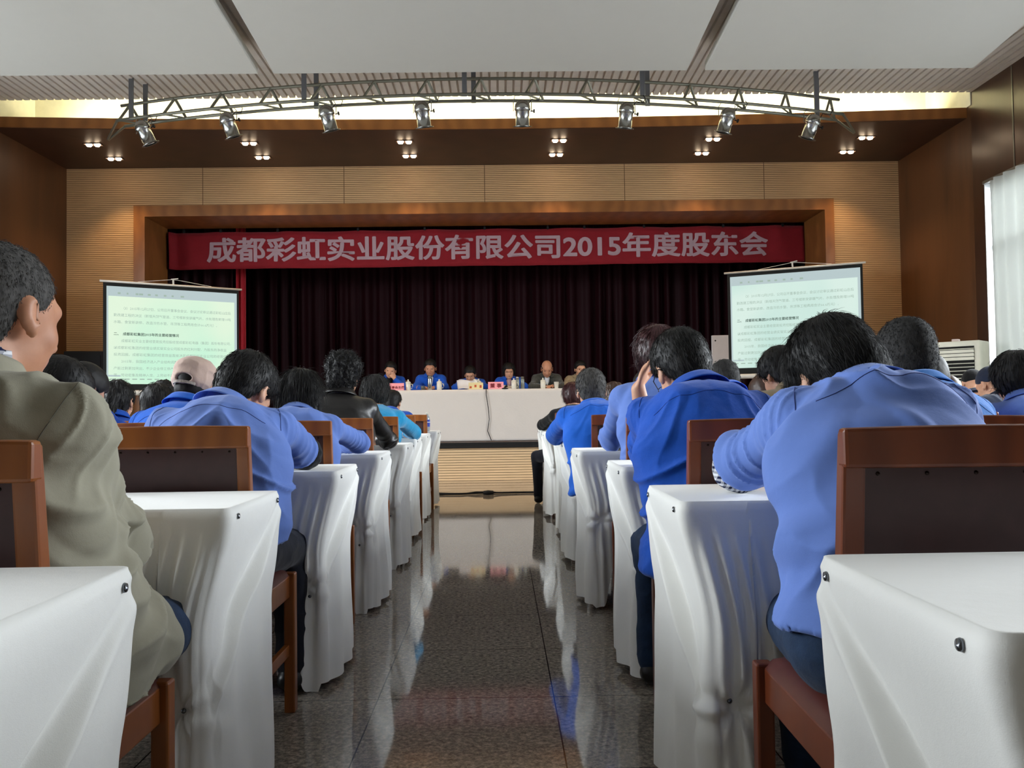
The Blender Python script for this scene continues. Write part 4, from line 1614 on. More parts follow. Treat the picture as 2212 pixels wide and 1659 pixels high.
F_DARKT = fabric('dark_navy_trousers', (24, 27, 38), 0.85, 0.1, 600, 0.2)
F_JEAN = fabric('blue_denim', (36, 56, 84), 0.85, 0.25, 900, 0.4, 0.1, 20)
F_WHITE = fabric('white_shirt_cloth', (226, 226, 228), 0.8, 0.02, 600, 0.2)
F_PINKCH = fabric('pink_patterned_shirt', (190, 150, 146), 0.8, 0.2, 600, 0.2, 0.1, 60)
F_BURGC = fabric('dark_red_cardigan', (84, 24, 36), 0.85, 0.1, 600, 0.3)
t = NT('black_leather_jacket').base(lin((30, 28, 27)), 0.36, 0, 0.5)
t.bump(t.noise(t.coord(), 55, 4), 0.3, 0.003)
F_LEATH = t.m
M_shoe = plain('black_shoe_leather', (14, 14, 15), 0.35)
M_eye = plain('dark_eye', (22, 16, 14), 0.2)
M_lip = plain('muted_lip', (150, 86, 76), 0.5)
M_brow = plain('eyebrow_hair', (34, 28, 25), 0.8)
M_seam = plain('dark_seam_thread', (48, 62, 126), 0.8)
M_seamk = plain('olive_seam', (98, 96, 84), 0.8)
M_seamr = plain('navy_seam', (14, 50, 132), 0.8)


def gingham():
    t = NT('navy_gingham_cloth').base(None, 0.85, 0, 0.2)
    v = t.coord()
    sx_ = t.n('ShaderNodeSeparateXYZ')
    t.l(v, sx_.inputs[0])
    o = []
    for a_ in ('X', 'Z', 'Y'):
        pp = t.n('ShaderNodeMath', operation='PINGPONG', i_1=0.006)
        t.l(sx_.outputs[a_], pp.inputs[0])
        g_ = t.n('ShaderNodeMath', operation='GREATER_THAN', i_1=0.003)
        t.l(pp.outputs[0], g_.inputs[0])
        o.append(g_.outputs[0])
    ad = t.n('ShaderNodeMath', operation='ADD')
    t.l(o[0], ad.inputs[0])
    t.l(o[1], ad.inputs[1])
    hf = t.n('ShaderNodeMath', operation='MULTIPLY', i_1=0.5)
    t.l(ad.outputs[0], hf.inputs[0])
    t.l(t.ramp(hf.outputs[0], [(0.0, lin((226, 228, 234))), (1.0, lin((22, 30, 66)))]), t.b.inputs['Base Color'])
    return t.m


M_ging = gingham()


def person(label, x, y, head, up_=0.0, yaw=0, pitch=15, roll=0, body_yaw=0, zb=0.0, s=1.0, h=0.008,
           top=F_ROYAL, legs=F_DARKT, hair='short', hm=None, sk=None, arms=('desk', 'desk'), wide=1.0,
           wr=0.006, seam=None, glasses=None, strands=0, face=False, sleeve='long', collar=True, extra=None, seed=1,
           inner=None, group=None, name='person', hem=0.0, shw=1.0, legpose=None, slen=1.0, fat=1.0, skirt=False, ak=0.032, zclip=None):
    """x, y: seat position; head: (x, y, top z) of the crown of the head"""
    hm = hm or H_BLK
    sk = sk or SK
    root = empty(name, (x, y, zb), 0, label, 'person', group)
    O = V3(x, y, zb)
    B = rotm(body_yaw, 0, 0)
    LAT, FWD = B[:, 0], B[:, 1]
    UP = V3(0, 0, 1)
    Hm = rotm(yaw + body_yaw, pitch, roll)
    hx, hy, hz = Hm[:, 0], Hm[:, 1], Hm[:, 2]
    # the highest point of the tilted skull is at the given height
    rad = V3(0.077, 0.098, 0.088) * s
    topoff = sqrt(sum((Hm[2, i] * rad[i]) ** 2 for i in range(3)))
    craz = V3(*head) - O
    cran = craz - UP * (topoff + (0.012 if hair not in ('buzz', 'bald') else 0.006))
    hc = cran - (hz * 0.032 - hy * 0.014) * s

    def HL(*p):
        return hc + Hm @ (V3(*p) * s)
    H0 = V3(0, 0, 0.545 if zb == 0 else 0.545)
    N0 = HL(0, -0.035, -0.085) - (hz * 0.5 + UP * 0.5) * 0.048 * s - hy * 0.012
    cho = N0 - H0
    cl = np.linalg.norm(cho)
    Ls = 0.50 * s * (1.0 if cl < 0.5 else cl / 0.5 + 0.02)
    sidev = nrm(np.cross(cho, LAT))          # points backwards/up
    if sidev @ FWD > 0:
        sidev = -sidev
    bl = sqrt(max(0.0004, Ls * Ls - cl * cl)) * 0.62
    bl = min(bl, 0.15) + 0.01
    C0 = H0 + cho * 0.55 + sidev * bl

    def sp(t_):
        return H0 * (1 - t_) ** 2 + C0 * 2 * t_ * (1 - t_) + N0 * t_ * t_
    tdir = lambda t_: nrm(sp(t_ + 0.02) - sp(t_ - 0.02))
    ts = [0.0, 0.3, 0.55, 0.78, 1.0]
    rr = [0.118 * fat, 0.116 * fat, 0.118 * fat ** 0.5, 0.105, 0.062]
    ff_ = [1.45 * wide, 1.36 * wide, 1.46 * wide, 1.66 * wide, 1.25]
    # shoulders
    shc = sp(0.86) + tdir(0.86) * 0.0
    sw = 0.158 * s * wide * shw
    # shoulders follow the arms forward a little
    S_ = {-1: shc - LAT * sw + FWD * 0.02, 1: shc + LAT * sw + FWD * 0.02}
    E_, W_, HD = {}, {}, {}
    for sd, spec in ((-1, arms[0]), (1, arms[1])):
        if spec == 'desk':
            e_, w_ = V3(sd * 0.27, 0.44, 0.815 - zb * 0), V3(sd * 0.08, 0.60, 0.80)
        elif spec == 'near':
            e_, w_ = V3(sd * 0.23, 0.30, 0.80), V3(sd * 0.06, 0.52, 0.80)
        elif spec == 'lap':
            e_, w_ = V3(sd * 0.27, 0.10, 0.70), V3(sd * 0.07, 0.33, 0.66)
        else:
            e_, w_ = V3(*spec[0]), V3(*spec[1])
            e_, w_ = e_ - O, w_ - O
            if len(spec) > 2:
                HD[sd] = spec[2]
            E_[sd], W_[sd] = e_, w_
            continue
        E_[sd] = B @ e_
        W_[sd] = B @ w_
    for sd in (-1, 1):
        v_ = E_[sd] - S_[sd]
        L = np.linalg.norm(v_)
        if L > 0.33 * s:                     # let the shoulder reach out instead of stretching the arm
            sh_ = v_ / L * min(L - 0.33 * s, 0.07)
            S_[sd] = S_[sd] + sh_
            v_ = E_[sd] - S_[sd]
            L = np.linalg.norm(v_)
            if L > 0.36 * s:
                E_[sd] = S_[sd] + v_ / L * 0.36 * s
    inf = 0.012
    # ---------- skin body, one surface
    fb = Fld(h)
    for i in range(4):
        fb.cone(sp(ts[i]), sp(ts[i + 1]), (rr[i] - 0.02) * s, (rr[i + 1] - 0.012) * s, 0.03, LAT, (ff_[i] + ff_[i + 1]) / 2)
    fb.cone(S_[-1], S_[1], 0.045 * s, 0.045 * s, 0.04)
    nb_ = HL(0, -0.032, -0.055)
    fb.cone(N0 - tdir(0.9) * 0.02, nb_, 0.060 * s, 0.054 * s, 0.03)
    # trapezius
    for sd in (-1, 1):
        fb.cone(HL(sd * 0.02, -0.03, -0.09), S_[sd] * 0.5 + N0 * 0.5 - UP * 0.03, 0.028 * s, 0.024 * s, 0.03)
    # head
    fb.ell(HL(0, -0.014, 0.032), rad, 0.01, Hm)
    fb.ell(HL(0, 0.03, -0.018), V3(0.063, 0.066, 0.088) * s, 0.03, Hm)
    fb.ell(HL(0, 0.026, -0.068), V3(0.052, 0.056, 0.046) * s, 0.03, Hm)
    fb.ell(HL(0, 0.066, -0.098), V3(0.021, 0.018, 0.017) * s, 0.02, Hm)
    fb.cone(HL(-0.032, 0.083, 0.022), HL(0.032, 0.083, 0.022), 0.012 * s, 0.012 * s, 0.02)
    for sd in (-1, 1):
        fb.ell(HL(sd * 0.037, 0.062, -0.032), V3(0.023, 0.022, 0.022) * s, 0.02, Hm)
        fb.ell(HL(sd * 0.031, 0.105, 0.004), V3(0.016, 0.014, 0.010) * s, 0.012, Hm, sub=True)
    fb.cone(HL(0, 0.092, 0.008), HL(0, 0.112, -0.034), 0.007 * s, 0.012 * s, 0.012)
    fb.ell(HL(0, 0.104, -0.038), V3(0.019, 0.011, 0.009) * s, 0.008, Hm)
    fb.cone(HL(-0.018, 0.086, -0.062), HL(0.018, 0.086, -0.062), 0.008 * s, 0.008 * s, 0.008)
    fb.cone(HL(-0.014, 0.084, -0.072), HL(0.014, 0.084, -0.072), 0.008 * s, 0.008 * s, 0.006)
    for sd in (-1, 1):
        Re = Hm @ rotm(-sd * 22, -8, 0)
        fb.ell(HL(sd * 0.083, -0.008, -0.004), V3(0.0085, 0.021, 0.033) * s, 0.006, Re)
        fb.ell(HL(sd * 0.079, 0.002, -0.032), V3(0.008, 0.010, 0.011) * s, 0.006, Re)
        fb.ell(HL(sd * 0.092, 0.002, 0.0), V3(0.007, 0.012, 0.021) * s, 0.004, Re, sub=True)
    # arms and hands
    for sd in (-1, 1):
        fb.cone(S_[sd], E_[sd], 0.043 * s, 0.036 * s, 0.03)
        wv = nrm(W_[sd] - E_[sd])
        We = W_[sd]
        fb.cone(E_[sd], E_[sd] * 0.65 + We * 0.35, 0.036 * s, 0.037 * s, 0.02)
        fb.cone(E_[sd] * 0.65 + We * 0.35, We, 0.037 * s, 0.025 * s, 0.02)
        dF, pN, curl = (wv, V3(0, 0, -1), 0.5) if sd not in HD else (nrm(HD[sd][0]), nrm(HD[sd][1]), HD[sd][2])
        pN = nrm(pN - dF * (pN @ dF))
        lt = np.cross(dF, pN) * sd           # towards the little finger side for a palm facing pN
        fb.ell(We + dF * 0.045 * s, V3(0.014, 0.050, 0.040) * s * 1.0, 0.012, np.stack([pN, dF, lt], 1))
        for q, (o_, ln) in enumerate(((-0.029, 0.066), (-0.010, 0.075), (0.010, 0.070), (0.028, 0.055))):
            b0 = We + dF * (0.082 - 0.006 * abs(q - 1.3)) * s + lt * o_ * s
            a1 = curl * (0.7 + 0.08 * q)
            d1 = dF * cos(a1) + pN * sin(a1) + lt * (q - 1.5) * 0.05
            a2 = curl * 1.9
            d2 = dF * cos(a2) + pN * sin(a2) + lt * (q - 1.5) * 0.03
            p1 = b0 + nrm(d1) * ln * 0.5 * s
            p2 = p1 + nrm(d2) * ln * 0.5 * s
            fb.cone(b0 - dF * 0.02 * s, p1, 0.0088 * s, 0.0082 * s, 0.003)
            fb.cone(p1, p2, 0.0082 * s, 0.0068 * s, 0.002)
        tb = We + dF * 0.022 * s - lt * 0.026 * s
        t1 = tb + nrm(dF * 0.75 - lt * 0.6 + pN * 0.25) * 0.042 * s
        t2_ = t1 + nrm(dF * 0.95 - lt * 0.15 + pN * 0.35) * 0.030 * s
        fb.cone(tb, t1, 0.013 * s, 0.010 * s, 0.008)
        fb.cone(t1, t2_, 0.010 * s, 0.008 * s, 0.003)
    # legs
    K_, A_ = {}, {}
    for sd in (-1, 1):
        K_[sd] = B @ V3(sd * 0.12, 0.43, 0.50)
        A_[sd] = B @ V3(sd * 0.13, 0.40, 0.09)
        if legpose and sd in legpose:
            K_[sd], A_[sd] = V3(*legpose[sd][0]) - O, V3(*legpose[sd][1]) - O
        hp = H0 + LAT * sd * 0.085
        fb.cone(hp, K_[sd], 0.068 * s, 0.046 * s, 0.03)
        fb.cone(K_[sd], A_[sd], 0.046 * s, 0.032 * s, 0.02)
        fb.cone(A_[sd], A_[sd] + FWD * 0.12 + V3(0, 0, -0.04), 0.03 * s, 0.024 * s, 0.02)
    P, Q = fb.mesh()
    np_mesh('body', P, Q, sk, root)
    # ---------- upper garment
    fs = Fld(max(h, 0.006))
    for i in range(4):
        if i == 3:
            fs.cone(sp(ts[3]), sp(0.97), (rr[3] + inf) * s, 0.054 * s, 0.05, LAT, 1.25)
        else:
            fs.cone(sp(ts[i]), sp(ts[i + 1]), (rr[i] + inf) * s, (rr[i + 1] + inf) * s, 0.05, LAT, (ff_[i] + ff_[i + 1]) / 2)
    fs.cone(S_[-1] - UP * 0.01, S_[1] - UP * 0.01, 0.052 * s, 0.052 * s, 0.06)
    for sd in (-1, 1):
        fs.cone(N0 + (S_[sd] - N0) * 0.25 - UP * 0.018, S_[sd], 0.042 * s, 0.050 * s, 0.05)
        if sleeve == 'half':
            fs.cone(S_[sd], S_[sd] * 0.2 + E_[sd] * 0.8, 0.058 * s * fat ** 0.4, 0.064 * s, ak)
            cut_p, cut_d = S_[sd] * 0.12 + E_[sd] * 0.88, nrm(E_[sd] - S_[sd])
        else:
            fs.cone(S_[sd], E_[sd], 0.058 * s * fat ** 0.4, 0.052 * s, ak)
        We = W_[sd]
        if sleeve == 'long':
            fs.cone(E_[sd], E_[sd] * 0.12 + We * 0.88, 0.050 * s, 0.034 * s, 0.03)
        elif sleeve == 'rolled':
            fs.cone(E_[sd], E_[sd] * 0.72 + We * 0.28, 0.056 * s, 0.050 * s, 0.02)
    if hem and not zclip:
        fs.cone(H0 - UP * 0.02 - LAT * 0.06, H0 - UP * hem - LAT * 0.09 - FWD * 0.02, 0.125 * s, 0.105 * s, 0.04, LAT, 1.2)
        fs.cone(H0 - UP * 0.02 + LAT * 0.06, H0 - UP * hem + LAT * 0.09 - FWD * 0.02, 0.125 * s, 0.105 * s, 0.04, LAT, 1.2)
    else:
        fs.ell(H0 + UP * 0.01 + FWD * 0.01, V3(0.185, 0.15, 0.085) * s, 0.04, B)
    if skirt:
        fs.cone(H0 + LAT * 0.07 - UP * 0.01, H0 + LAT * 0.085 + FWD * 0.14 - UP * 0.005, 0.125, 0.100, 0.04)
        fs.cone(H0 - LAT * 0.10 - UP * 0.01, H0 - LAT * 0.10 + FWD * 0.12 - UP * 0.005, 0.125, 0.100, 0.04)
    zc_ = zclip or (0.475 if not skirt else 0.462)
    if sleeve == 'half':
        for sd in (-1, 1):
            def cf_(G, e_=E_[sd], c_=S_[sd] * 0.12 + E_[sd] * 0.88, d_=nrm(E_[sd] - S_[sd])):
                return np.where(np.linalg.norm(G - e_, axis=1) < 0.12, (G - c_) @ d_, -1.0)
            fs.clip(cf_)
    fs.clip(lambda G: (zc_ + 0.012 * np.sin(G[:, 0] * 26 + seed) - G[:, 2]))
    # neck opening
    nz = nrm(nb_ - N0)
    if sleeve == 'short':
        pass
    fs.cone(N0 + nz * 0.035 * s, N0 + nz * 0.2 * s, 0.058 * s, 0.07 * s, 0.01, sub=True)
    P, Q = fs.mesh()
    N_ = normals(P, Q)
    # wrinkles: ridged noise stretched along the pull of the cloth
    dA = np.full(len(P), 9.0)
    tA = np.zeros(len(P))
    along = np.zeros((len(P), 3))
    for sd in (-1, 1):
        for (a, b, o_) in ((S_[sd], E_[sd], 0), (E_[sd], W_[sd], 1)):
            ba = b - a
            t_ = np.clip(((P - a) @ ba) / (ba @ ba), 0, 1)
            d = np.linalg.norm(P - a - t_[:, None] * ba, axis=1)
            mk = d < dA
            dA = np.where(mk, d, dA)
            tA = np.where(mk, t_ + o_, tA)
            along[mk] = nrm(ba)
    dT = np.full(len(P), 9.0)
    for i in range(4):
        a, b = sp(ts[i]), sp(ts[i + 1])
        ba = b - a
        t_ = np.clip(((P - a) @ ba) / (ba @ ba), 0, 1)
        q = P - a - t_[:, None] * ba
        l__ = q @ LAT
        dT = np.minimum(dT, np.sqrt(np.maximum((q * q).sum(1) - l__ ** 2 * 0.6, 0)))
    wA = 1 / (1 + np.exp((dA - dT * 0.80) / 0.010))
    loc = P @ B
    sgn = np.where(loc[:, 0] > 0, 1.0, -1.0)
    # torso: creases falling from the shoulder towards the spine and loose horizontal sag low down
    u1 = loc[:, 0] * 0.9 * sgn + loc[:, 2] * 0.55
    v1 = -loc[:, 0] * sgn * 0.5 + loc[:, 2] * 0.85
    rg = lambda n_, k_=2.6, e_=1.4: np.maximum(0, 1 - np.abs(n_) * k_) ** e_
    wob = 0.05 * vnoise(loc * 5, seed + 70)
    n_a = rg(vnoise(np.stack([u1 * 10 + wob * 8, v1 * 3.0, loc[:, 1] * 4], 1), seed))
    n_a2 = rg(vnoise(np.stack([u1 * 17 + 3, v1 * 4.0, loc[:, 1] * 5], 1), seed + 13), 2.2)
    n_b = rg(vnoise(np.stack([loc[:, 0] * 4, loc[:, 2] * 12 + loc[:, 0] * sgn * 7, loc[:, 1] * 4], 1), seed + 9))
    n_c = vnoise(np.stack([loc[:, 0] * 6, loc[:, 2] * 6, loc[:, 1] * 6], 1), seed + 3)
    low = np.clip((0.98 - loc[:, 2]) / 0.35, 0.0, 1.0)
    torso = n_a * (1.1 - 0.3 * low) + 0.5 * n_a2 + n_b * (0.25 + 1.2 * low) + 0.6 * n_c - 0.5
    # sleeves: rings bunching at the elbow
    ca = (P * along).sum(1)
    side_ = P @ np.cross(LAT, UP)
    n_d = rg(vnoise(np.stack([ca * 17 + side_ * 12, loc[:, 0] * 6, side_ * 5], 1), seed + 5), 2.0)
    n_e = rg(vnoise(np.stack([ca * 26 - side_ * 16, loc[:, 0] * 8, side_ * 8], 1), seed + 6), 2.2)
    el = 0.5 + 0.9 * np.exp(-((tA - 0.95) / 0.35) ** 2)
    slv = (n_d + 0.5 * n_e) * el - 0.4 + 0.4 * n_c
    dis = wr * (torso * (1 - wA) * 1.1 + slv * wA * 1.2)
    P = P + N_ * dis[:, None]
    nm_top = 'jacket' if (sleeve == 'long' and collar) else 'shirt'
    if collar is False:
        nm_top = 'sweater'
    gar = np_mesh(nm_top, P, Q, top, root)
    # seams follow the cloth
    if seam is not None:
        from mathutils.bvhtree import BVHTree
        bv = BVHTree.FromPolygons([tuple(p) for p in P], [tuple(q) for q in Q])
        back = -nrm(np.cross(LAT, tdir(0.75)))
        if back @ FWD > 0:
            back = -back
        curves = []
        cv = []
        for i in range(41):
            u = -1 + 2 * i / 40
            p = sp(0.80 - 0.06 * u * u + 0.012 * sin(u * 9 + seed)) + LAT * u * (sw - 0.005)
            cv.append(p)
        curves.append(cv)
        # sleeve seams: where a plane across the shoulder meets the cloth
        Eg = np.concatenate([np.stack([Q[:, k_], Q[:, (k_ + 1) % 4]], 1) for k_ in range(2)])
        for sd in (-1, 1):
            pn_ = nrm(LAT * sd * 0.75 + nrm(E_[sd] - S_[sd]) * 0.45)
            pc_ = S_[sd] - pn_ * 0.012
            dv = (P - pc_) @ pn_
            da, db = dv[Eg[:, 0]], dv[Eg[:, 1]]
            mk = (da < 0) != (db < 0)
            q_ = Eg[mk]
            tt = (da[mk] / (da[mk] - db[mk]))[:, None]
            X_ = P[q_[:, 0]] * (1 - tt) + P[q_[:, 1]] * tt
            X_ = X_[np.linalg.norm(X_ - pc_, axis=1) < 0.095 * s]
            if len(X_) < 12:
                continue
            a1_ = nrm(np.cross(pn_, UP))
            a2_ = np.cross(a1_, pn_)
            an_s = np.arctan2((X_ - pc_) @ a2_, (X_ - pc_) @ a1_)
            nb_n = 40
            loop = []
            for k_ in range(nb_n):
                a0_ = -pi + 2 * pi * k_ / nb_n
                m2 = (an_s >= a0_) & (an_s < a0_ + 2 * pi / nb_n)
                if m2.any():
                    c_ = X_[m2].mean(0)
                    loop.append(Vector(c_ + nrm(c_ - pc_) * 0.0006))
            run_ = []
            for c_ in loop + loop[:1]:
                if run_ and (c_ - run_[-1]).length > 0.035:
                    if len(run_) > 4:
                        MB().tube(run_, 0.0009, 5).build('seam', seam, gar, smooth=True)
                    run_ = []
                run_.append(c_)
            if len(run_) > 4:
                MB().tube(run_, 0.0009, 5).build('seam', seam, gar, smooth=True)
        for cv in curves:
            pts = []
            for p in cv:
                o_ = Vector(p + back * 0.35)
                hit = bv.ray_cast(o_, Vector(-back), 0.7)
                if hit[0] is not None:
                    pts.append(hit[0] + hit[1] * 0.0004)
            segs, cur = [], []
            for p in pts:
                if cur and (p - cur[-1]).length > 0.05:
                    segs.append(cur)
                    cur = []
                cur.append(p)
            segs.append(cur)
            for sg_ in segs:
                if len(sg_) > 3:
                    MB().tube(sg_, 0.0008 if h < 0.007 else 0.001, 5).build('seam', seam, gar, smooth=True)
    # collar
    if collar:
        cm = top
        ax_ = nz
        cxv = nrm(LAT - ax_ * (LAT @ ax_))
        cyv = np.cross(ax_, cxv)
        c0 = N0 + ax_ * 0.020

        def cf(u, v):
            an = (u - 0.5) * 2 * R(152)
            # v: 0 foot of the stand, .45 fold at the top, 1 outer tip
            if v < 0.45:
                q = v / 0.45
                r_, z_ = 0.072 - 0.006 * q, -0.012 + 0.048 * q
            else:
                q = (v - 0.45) / 0.55
                r_, z_ = 0.070 + 0.030 * q, 0.036 - 0.044 * q
            r_ *= s
            ex = 1.0 + 0.06 * abs(sin(an))
            return c0 + cxv * r_ * sin(an) * ex - cyv * r_ * cos(an) * 1.0 + ax_ * z_ * s
        MB().grid(cf, 40, 10).build('collar', cm, gar, smooth=True, solid=0.003)
    if inner is not None:
        # shirt front showing between the lapels
        fi = Fld(0.006)
        fr_ = HL(0, 0.0, -0.13)
        for k_ in range(4):
            t_ = 0.98 - 0.10 * k_
            fi.ell(sp(t_) + FWD * (0.048 + 0.028 * k_) * s, V3(0.046 - 0.007 * k_, 0.040 + 0.010 * k_, 0.04) * s, 0.03, B)
        P2, Q2 = fi.mesh()
        np_mesh('shirt_front', P2, Q2, inner, root)
    # ---------- trousers and shoes
    ft = Fld(max(h, 0.008))
    ft.ell(H0 - UP * 0.0, V3(0.168 * wide, 0.125, 0.095) * s, 0.04, B)
    for sd in (-1, 1):
        hp = H0 + LAT * sd * 0.085
        ft.cone(hp, K_[sd], 0.084 * s, 0.064 * s, 0.04)
        ft.cone(K_[sd], A_[sd] + UP * 0.0, 0.062 * s, 0.050 * s, 0.02)
    ft.clip(lambda G: G[:, 2] - (0.60 if not zclip else 0.68))
    P, Q = ft.mesh()
    N_ = normals(P, Q)
    w1 = 1 - np.abs(vnoise(P * V3(9, 9, 16), seed + 20))
    P = P + N_ * (0.006 * (w1 ** 3 - 0.4))[:, None]
    np_mesh('trousers', P, Q, legs, root)
    for sd in (-1, 1):
        f_ = Fld(max(h, 0.007))
        a = A_[sd] - UP * 0.04
        f_.cone(a - FWD * 0.03, a + FWD * 0.15 - UP * 0.012, 0.036, 0.030, 0.01, LAT, 1.25)
        f_.cone(a, a + UP * 0.05, 0.040, 0.042, 0.02)
        zf = 0.004
        f_.clip(lambda G: zf - G[:, 2])
        P, Q = f_.mesh()
        np_mesh('shoe', P, Q, M_shoe, root)
    # ---------- hair
    hh = min(max(h * 0.8, 0.0045), 0.009)
    fh = Fld(hh)
    inn = {'buzz': 0.004, 'bald': 0.006}.get(hair, 0.011)
    if hair in ('hat',):
        inn = 0.008
    fh.ell(HL(0, -0.014, 0.034), rad + inn * s, 0.02, Hm)
    fh.ell(HL(0, -0.045, -0.022), V3(0.064, 0.060, 0.066) * s + inn * 0.5, 0.03, Hm)
    fh.cone(HL(0, -0.034, -0.03), HL(0, -0.032, -0.085), 0.0575 * s + inn * 0.3, 0.0555 * s + inn * 0.2, 0.02)
    amp, fq = 0.0015, 34
    if hair == 'short':
        fh.ell(HL(0, 0.0, 0.062), V3(0.076, 0.095, 0.068) * s, 0.03, Hm)
        amp = 0.002
    elif hair == 'thick':
        fh.ell(HL(0, -0.005, 0.050), V3(0.092, 0.108, 0.085) * s, 0.03, Hm)
        fh.ell(HL(0, -0.040, -0.02), V3(0.080, 0.075, 0.075) * s, 0.03, Hm)
        amp = 0.003
    elif hair == 'long':
        fh.ell(HL(0, -0.02, 0.045), V3(0.098, 0.115, 0.092) * s, 0.03, Hm)
        g_ = -UP * 0.6 - hz * 0.4
        for q, o_ in enumerate((-0.055, 0, 0.055)):
            a = HL(o_, -0.055, 0.0)
            fh.cone(a, a + g_ * (0.20 + 0.03 * (q == 1)) - hy * 0.02 + LAT * o_ * 0.3, 0.055 * s, 0.030 * s, 0.04)
        amp, fq = 0.006, 22
    elif hair == 'bob':
        fh.ell(HL(0, -0.018, 0.035), V3(0.100, 0.115, 0.098) * s, 0.03, Hm)
        fh.ell(HL(0, -0.035, -0.03), V3(0.095, 0.088, 0.085) * s, 0.04, Hm)
        amp, fq = 0.004, 26
    elif hair == 'curly':
        fh.ell(HL(0, -0.01, 0.065), V3(0.105, 0.118, 0.095) * s, 0.03, Hm)
        fh.ell(HL(0, -0.03, -0.01), V3(0.088, 0.090, 0.085) * s, 0.03, Hm)
        fh.ell(HL(-0.012, -0.100, -0.045), V3(0.046, 0.038, 0.042) * s, 0.02, Hm)
        fh.ell(HL(0, -0.06, -0.085), V3(0.062, 0.055, 0.05) * s, 0.03, Hm)
        amp, fq = 0.013, 40
    elif hair == 'ponytail':
        fh.ell(HL(0, -0.108, 0.012), V3(0.030, 0.026, 0.030) * s, 0.02, Hm)
        a = HL(0, -0.118, 0.0)
        fh.cone(a, a - UP * 0.09 - FWD * 0.02, 0.030 * s, 0.036 * s, 0.03)
        fh.cone(a - UP * 0.09 - FWD * 0.02, a - UP * 0.20, 0.036 * s, 0.022 * s, 0.03)
        amp, fq = 0.003, 40

    def hair_clip(G):
        L = (G - hc) @ Hm / s
        y_, z_, x_ = L[:, 1], L[:, 2], np.abs(L[:, 0])
        s1 = np.clip((y_ + 0.05) / 0.045, 0, 1)
        s1 = s1 * s1 * (3 - 2 * s1)
        s2 = np.clip((y_ - 0.02) / 0.06, 0, 1)
        s2 = s2 * s2 * (3 - 2 * s2)
        back_ = {'short': -0.075, 'buzz': -0.070, 'thick': -0.088, 'bald': -0.07, 'hat': 0.0}.get(hair, -0.10)
        midz = {'short': 0.004, 'buzz': 0.006, 'thick': -0.012, 'bald': 0.004, 'hat': 0.018}.get(hair, -0.05)
        fr2 = {'hat': 0.045, 'buzz': 0.068, 'short': 0.062}.get(hair, 0.055)
        hl = back_ * (1 - s1) + midz * s1 * (1 - s2) + fr2 * s2
        d = (hl - z_) * s
        if hair in ('long', 'bob', 'ponytail', 'curly'):
            d = np.minimum(d, (y_ + 0.01) * s)          # keep everything behind the ears
            d = np.where((y_ > 0.065) & (z_ < 0.05), 0.05, d)
        if hair == 'bald':
            d = np.maximum(d, (z_ - (0.045 - 0.25 * np.maximum(y_, 0) - 0.25 * np.maximum(-y_ - 0.05, 0))) * s)
        return d
    fh.clip(hair_clip)
    P, Q = fh.mesh()
    N_ = normals(P, Q)
    L_ = (P - hc) @ Hm
    w2 = vnoise(np.stack([L_[:, 0] * fq, L_[:, 1] * fq, L_[:, 2] * fq * 0.4], 1), seed + 40)
    w3 = vnoise(L_ * fq * 2.2, seed + 41)
    P = P + N_ * (amp * (w2 * 0.8 + w3 * 0.5))[:, None]
    nmh = 'hair' if hair != 'hat' else 'knitted_hat'
    hob = np_mesh(nmh, P, Q, hm, root)
    if strands:
        rs = np.random.RandomState(seed + 5)
        n_ = strands
        pick_ = rs.randint(0, len(P), n_)
        p = P[pick_] + rs.normal(0, hh * 0.5, (n_, 3))
        nn = N_[pick_]
        crown = HL(0, -0.05, 0.12)
        ln = {'buzz': 0.007, 'short': 0.020, 'thick': 0.034, 'long': 0.075, 'curly': 0.035, 'bob': 0.05, 'ponytail': 0.04, 'bald': 0.012}.get(hair, 0.03)
        fl = p - crown
        fl = fl - nn * (fl * nn).sum(1)[:, None]
        fl /= (np.linalg.norm(fl, axis=1, keepdims=True) + 1e-9)
        lift = {'buzz': 0.9, 'curly': 0.9, 'thick': 0.10, 'short': 0.16, 'bald': 0.6}.get(hair, 0.15)
        seg = 4
        pts = [p - nn * 0.002]
        d = fl + nn * lift + rs.normal(0, 0.15 if hair != 'curly' else 0.8, (n_, 3))
        lv = ln * rs.uniform(0.6, 1.2, (n_, 1)) / seg
        for k_ in range(seg):
            d = d / (np.linalg.norm(d, axis=1, keepdims=True) + 1e-9)
            pts.append(pts[-1] + d * lv)
            d = d - nn * lift * 0.55 - UP * 0.12 + (rs.normal(0, 0.9, (n_, 3)) if hair == 'curly' else 0)
        wds = [0.0012, 0.0011, 0.0009, 0.0007, 0.0003]
        VV = np.zeros((n_, seg + 1, 3, 3))
        for k_ in range(seg + 1):
            dd = pts[min(k_ + 1, seg)] - pts[max(k_ - 1, 0)]
            dd /= (np.linalg.norm(dd, axis=1, keepdims=True) + 1e-9)
            u_ = np.cross(dd, nn)
            u_ /= (np.linalg.norm(u_, axis=1, keepdims=True) + 1e-9)
            q_ = np.cross(dd, u_)
            for c_ in range(3):
                a_ = 2 * pi * c_ / 3
                VV[:, k_, c_] = pts[k_] + (u_ * cos(a_) + q_ * sin(a_)) * wds[k_] * (0.45 if h < 0.0058 else 0.6 if h < 0.0071 else 1.0)
        VV = VV.reshape(-1, 3)
        base_ = np.arange(n_) * (seg + 1) * 3
        QQ = []
        for k_ in range(seg):
            for c_ in range(3):
                a_, b_ = k_ * 3 + c_, k_ * 3 + (c_ + 1) % 3
                QQ.append(np.stack([base_ + a_, base_ + b_, base_ + b_ + 3, base_ + a_ + 3], 1))
        so = np_mesh('hair_strands', VV, np.concatenate(QQ), hm, hob)
        tag(so, kind='stuff')
